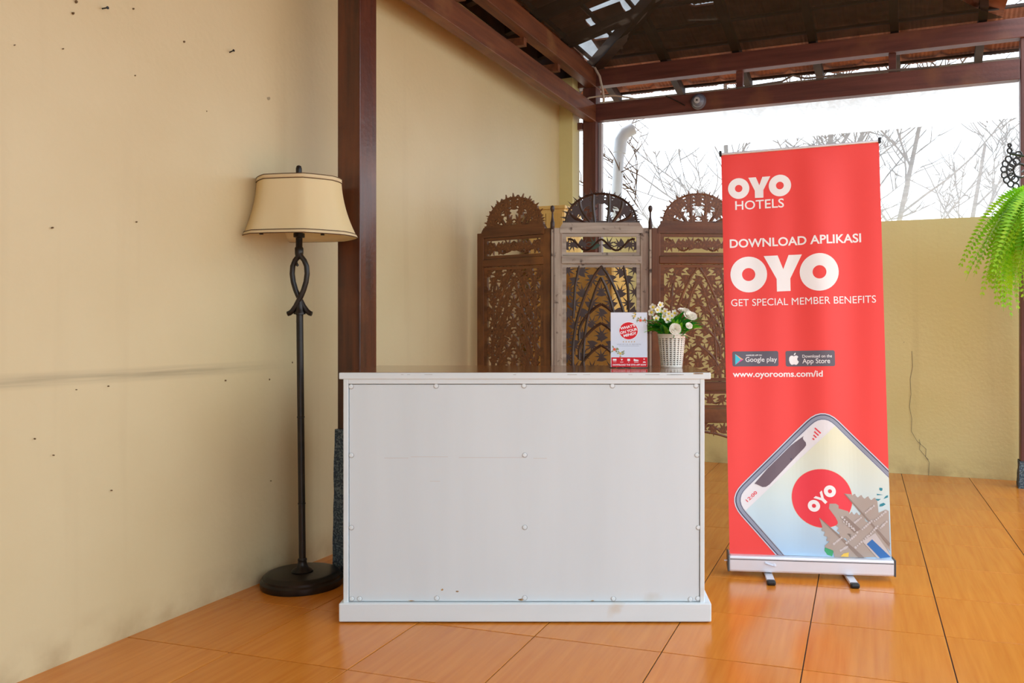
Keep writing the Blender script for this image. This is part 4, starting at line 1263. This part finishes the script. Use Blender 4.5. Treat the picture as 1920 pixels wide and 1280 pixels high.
# roses: wrapped petals
def rose_mesh():
    b = MB(); n = 10
    for ring, (r, h, op, cnt) in enumerate(((.004, .013, -.15, 3), (.0075, .013, .05, 4), (.0115, .012, .30, 5), (.0155, .010, .65, 5))):
        for k in range(cnt):
            a0 = 2*pi*k/cnt + ring*.7; wd = 2*pi/cnt*.72
            vs = []; fs = []
            for i in range(5):
                t = i/4
                for j in range(5):
                    s = j/4*2-1; a = a0+s*wd
                    rr = r*(.45+.75*t) + op*h*t*t*.8 - .0015*abs(s)*t
                    vs.append((rr*cos(a), rr*sin(a), -.004 + h*t - .004*s*s*t))
            for i in range(4):
                for j in range(4):
                    q = i*5+j; fs.append((q, q+1, q+6, q+5))
            b.add(vs, fs)
    b.lathe([(.004, -.010), (.010, -.006), (.011, .0)], 12)
    me = b.mesh('rose', True); me.materials.append(PETAL); return me
RM = rose_mesh()
for px, py, dy, s, rx, ry in ((1262, 617, -.092, 1.0, 78, 0), (1281, 583, -.04, 1.05, 20, 5), (1292, 593, -.055, 1.2, 38, 18), (1288, 611, -.085, .62, 60, 30)):
    x = (px-1260.5)/1579*3.0; z = .948-(py-615.4)/1579*3.0 - TOPZ
    link('rose', RM, fp, loc=(x, dy, z), rot=(radians(rx), radians(ry), 0), scale=(s*.92, s*.92, s*.92))
    MB().tube([(x, dy+.004, z-.006), (x*.7, dy*.6, z-.03), (x*.45, dy*.3, .11)], .0014, 5).build('stalk', LEAFD, fp)

# ------------------------------------------------------------------ hanging fern by the right post
HF = Vector((2.47, 4.26, 1.41))
fern = thing('hanging_fern', 'lush bright green fern hanging in a pot at the right edge', 'hanging plant', HF[:])
MB().lathe([(.075, -.02), (.10, .06), (.115, .13), (.120, .15), (.110, .15), (.10, .13), (.0, .12)], 28).build('pot', mat('terracotta_pot', (120, 70, 50), .8), fern, True)
def frond_mesh(seed, L, droop):
    rnd = random.Random(seed); b = MB(); vs = []; fs = []
    n = 46; pts = []
    for i in range(n+1):
        t = i/n
        pts.append(Vector((L*(.62*sin(t*1.25)), .02*sin(t*3+seed), .13*sin(t*2.3) - droop*L*t**2.1)))
    b.tube(pts[::3]+[pts[-1]], [.0022*(1-.7*k/17) for k in range(18)][:len(pts[::3])+1], 4)
    for i in range(2, n):
        t = i/n; p = pts[i]; d = (pts[min(i+1, n)]-pts[i-1]).normalized()
        side = Vector((0, 1, 0)); up = d.cross(side); ph = (0, 1.1, -1.0, .75)[(seed-1) % 4]
        side = side*cos(ph) + up*sin(ph); up = d.cross(side)
        ll = .058*(sin(pi*min(1, t*.86+.10)))**.8*rnd.uniform(.9, 1.1)
        w = .019
        for sg in (-1, 1):
            sd = (side*sg + d*.28 - up*.12*rnd.uniform(.2, 1.6)).normalized()
            q = p + sd*ll*.5; e = p + sd*ll + d*.004
            b.add([p, q + d*w*.5 + up*.002, e, q - d*w*.5 + up*.002], [(0, 1, 2, 3)])
    return b.mesh('frond')
FM = [frond_mesh(1, .60, .95), frond_mesh(2, .54, 1.1), frond_mesh(3, .64, .85), frond_mesh(4, .46, .8)]
FM2 = [m_.copy() for m_ in FM]
for m_ in FM: m_.materials.append(FERN)
for m_ in FM2: m_.materials.append(FERN2)
rnd = random.Random(31)
for k in range(200):
    az = (2*pi*k/130*7.0 if k < 130 else rnd.uniform(1.8, 5.2)) + rnd.uniform(-.15, .15)
    pool = FM2 if (k % 9 == 4) else FM
    s = rnd.uniform(.72, 1.02)
    link('frond', pool[rnd.randrange(4)], fern, loc=(.05*cos(az), .05*sin(az), .13+rnd.uniform(0, .05)), rot=(rnd.uniform(-.25, .25), rnd.uniform(-.35, .25), az), scale=(s, s, s))
hg = MB()
for a in (.3, .3+2*pi/3, .3+4*pi/3): hg.tube([(.115*cos(a), .115*sin(a), .15), (0, 0, .62)], .0018, 5)
hg.tube([(0, 0, .62), (0, 0, 1.05)], .002, 5)
hg.build('hanger_wire', IRON, fern)
# ornamental iron bracket behind the fern
br = thing('iron_bracket', 'ornate pierced iron bracket above the fern', 'bracket', (2.225, 4.42, 1.665))
ib = MB()
def circ(cx, cz, r, t=.005, n=18): ib.tube([(cx+r*cos(2*pi*k/n), 0, cz+r*sin(2*pi*k/n)) for k in range(n+1)], t, 6, False)
circ(.02, .215, .012); circ(.02, .243, .008)
for k in range(9):
    a = radians(95 + 20*k); circ(.075 + .085*cos(a), .11 + .085*sin(a), .016, .0045)
for k in range(6):
    a = radians(110 + 26*k); circ(.075 + .052*cos(a), .11 + .052*sin(a), .017, .0045)
circ(.075, .11, .035, .006)
ib.tube([(.02, 0, .2), (.075, 0, .19), (.2, 0, .17), (.27, .35, .17)], .006, 6)
ib.build('scrollwork', IRON, br, True)

# ------------------------------------------------------------------ dome camera on the lower back beam
cs = CP + UB*.80 + NB*.052
dm = thing('dome_camera', 'small grey dome camera mounted on the lower back beam', 'camera', (cs.x, cs.y, 2.482), RB)
MB().lathe([(.052, 0), (.054, .006), (.052, .016), (.045, .022)], 28).build('base_ring', PGREY, dm, True, rot=(pi/2, 0, 0))
MB().lathe([(.044, .018), (.042, .030), (.033, .040), (.018, .047), (0, .048)], 28).build('dome', mat('smoky_dome', (116, 122, 140), .25), dm, True, rot=(pi/2, 0, 0))
MB().lathe([(.020, .044), (.021, .052), (.015, .053), (.006, .051)], 20).build('lens_ring', ALU, dm, True, rot=(pi/2, 0, 0))
MB().lathe([(.006, .048), (.006, .054), (0, .055)], 12).build('lens', BLACK, dm, True, rot=(pi/2, 0, 0))
# cables round the corner post and along the beam
def wp(s, nin, z): p = CP + UB*s + NB*nin; return (p.x, p.y, z)
cbl = MB().tube([wp(.02, .07, 2.80), wp(.06, .10, 2.79), wp(.10, .10, 2.72), wp(.12, .09, 2.62), wp(.125, .085, 2.56), wp(.12, .075, 2.545)], .0085, 8).build('white_cable', CABLE, None, True)
tag(cbl, 'thick pale cable curling down over the corner post', 'cable')
cbl = MB().tube([wp(-.02, .14, 2.545), wp(.03, .12, 2.572), wp(.10, .09, 2.585), wp(.2, .06, 2.585), wp(.29, .05, 2.565), wp(.36, .03, 2.548)], .006, 8).build('white_cable', CABLE, None, True)
tag(cbl, 'thin pale cable looping from the left beam onto the lower back beam', 'cable')
cbl = MB().tube([wp(.57, .055, 2.545), wp(.65, .06, 2.50), wp(.705, .058, 2.465)], .0035, 6).build('camera_cable', BLACK, None, True)
tag(cbl, 'thin dark cable running down the beam to the dome camera', 'cable')
cbl = MB().tube([wp(1.05, .02, 2.555), wp(1.35, .02, 2.568), wp(1.42, .02, 2.60), wp(1.5, .02, 2.572), wp(1.9, .02, 2.567), wp(2.3, .02, 2.555)], .007, 6).build('cable_bundle', mat('dusty_cable', (120, 104, 92), .8), None, True)
tag(cbl, 'dusty cable bundle lying on top of the lower back beam', 'cable')

# ------------------------------------------------------------------ nails and knocks in the cream wall
def on_wall(px, py):
    k = (px-1091)/1579
    t = (k*WA.y - WA.x)/(WD.x - k*WD.y); p = WA + WD*t
    return p, .948 + (615.4-py)/1579*p.y
WN = Vector((cos(WYAW), -sin(WYAW), 0))
nm_ = MB().tube([(0, 0, 0), (0, 0, .030)], .0022, 8); nm_.lathe([(.0045, .030), (.0045, .032)], 10)
nme = nm_.mesh('nail', True); nme.materials.append(BLACK)
for px, py, lab, q in ((190, 16.5, 'bent black nail high on the cream wall, left of the other nail', .0), (428, 100, 'black nail in the cream wall, above and left of the lamp shade', .25)):
    p, z = on_wall(px, py)
    dirn = (WN + Vector((0, 0, q))).normalized()
    o = link('nail', nme, None, loc=(p.x-WN.x*.006, p.y-WN.y*.006, z), rot=dirn.to_track_quat('Z', 'Y').to_euler())
    tag(o, lab, 'nail')
kn = MB()
for px, py, r in ((342, 79, .008), (140, 4, .008), (134, 25, .007), (247, 17, .005), (384, 209, .004), (250, 142, .0035), (24, 85, .003), (115, 92, .003), (545, 679, .006), (420, 713, .005), (502, 711, .006), (62, 822, .004), (97, 853, .004), (206, 919, .004), (253, 416, .004), (95, 427, .005), (505, 901, .004), (140, 730, .003), (200, 724, .004)):
    p, z = on_wall(px, py)
    x = (p-WO).dot(WD)
    lp = [(x + r*.42*cos(a)*rnd.uniform(.6, 1.1), z + r*.55*sin(a)*rnd.uniform(.6, 1.2)) for a in [2*pi*k/9 for k in range(9)]]
    kn.prism(lp, -.010, -.004)
kn.build('plaster_knock', mat('knock_brown', (110, 88, 58), .9), wall_left)
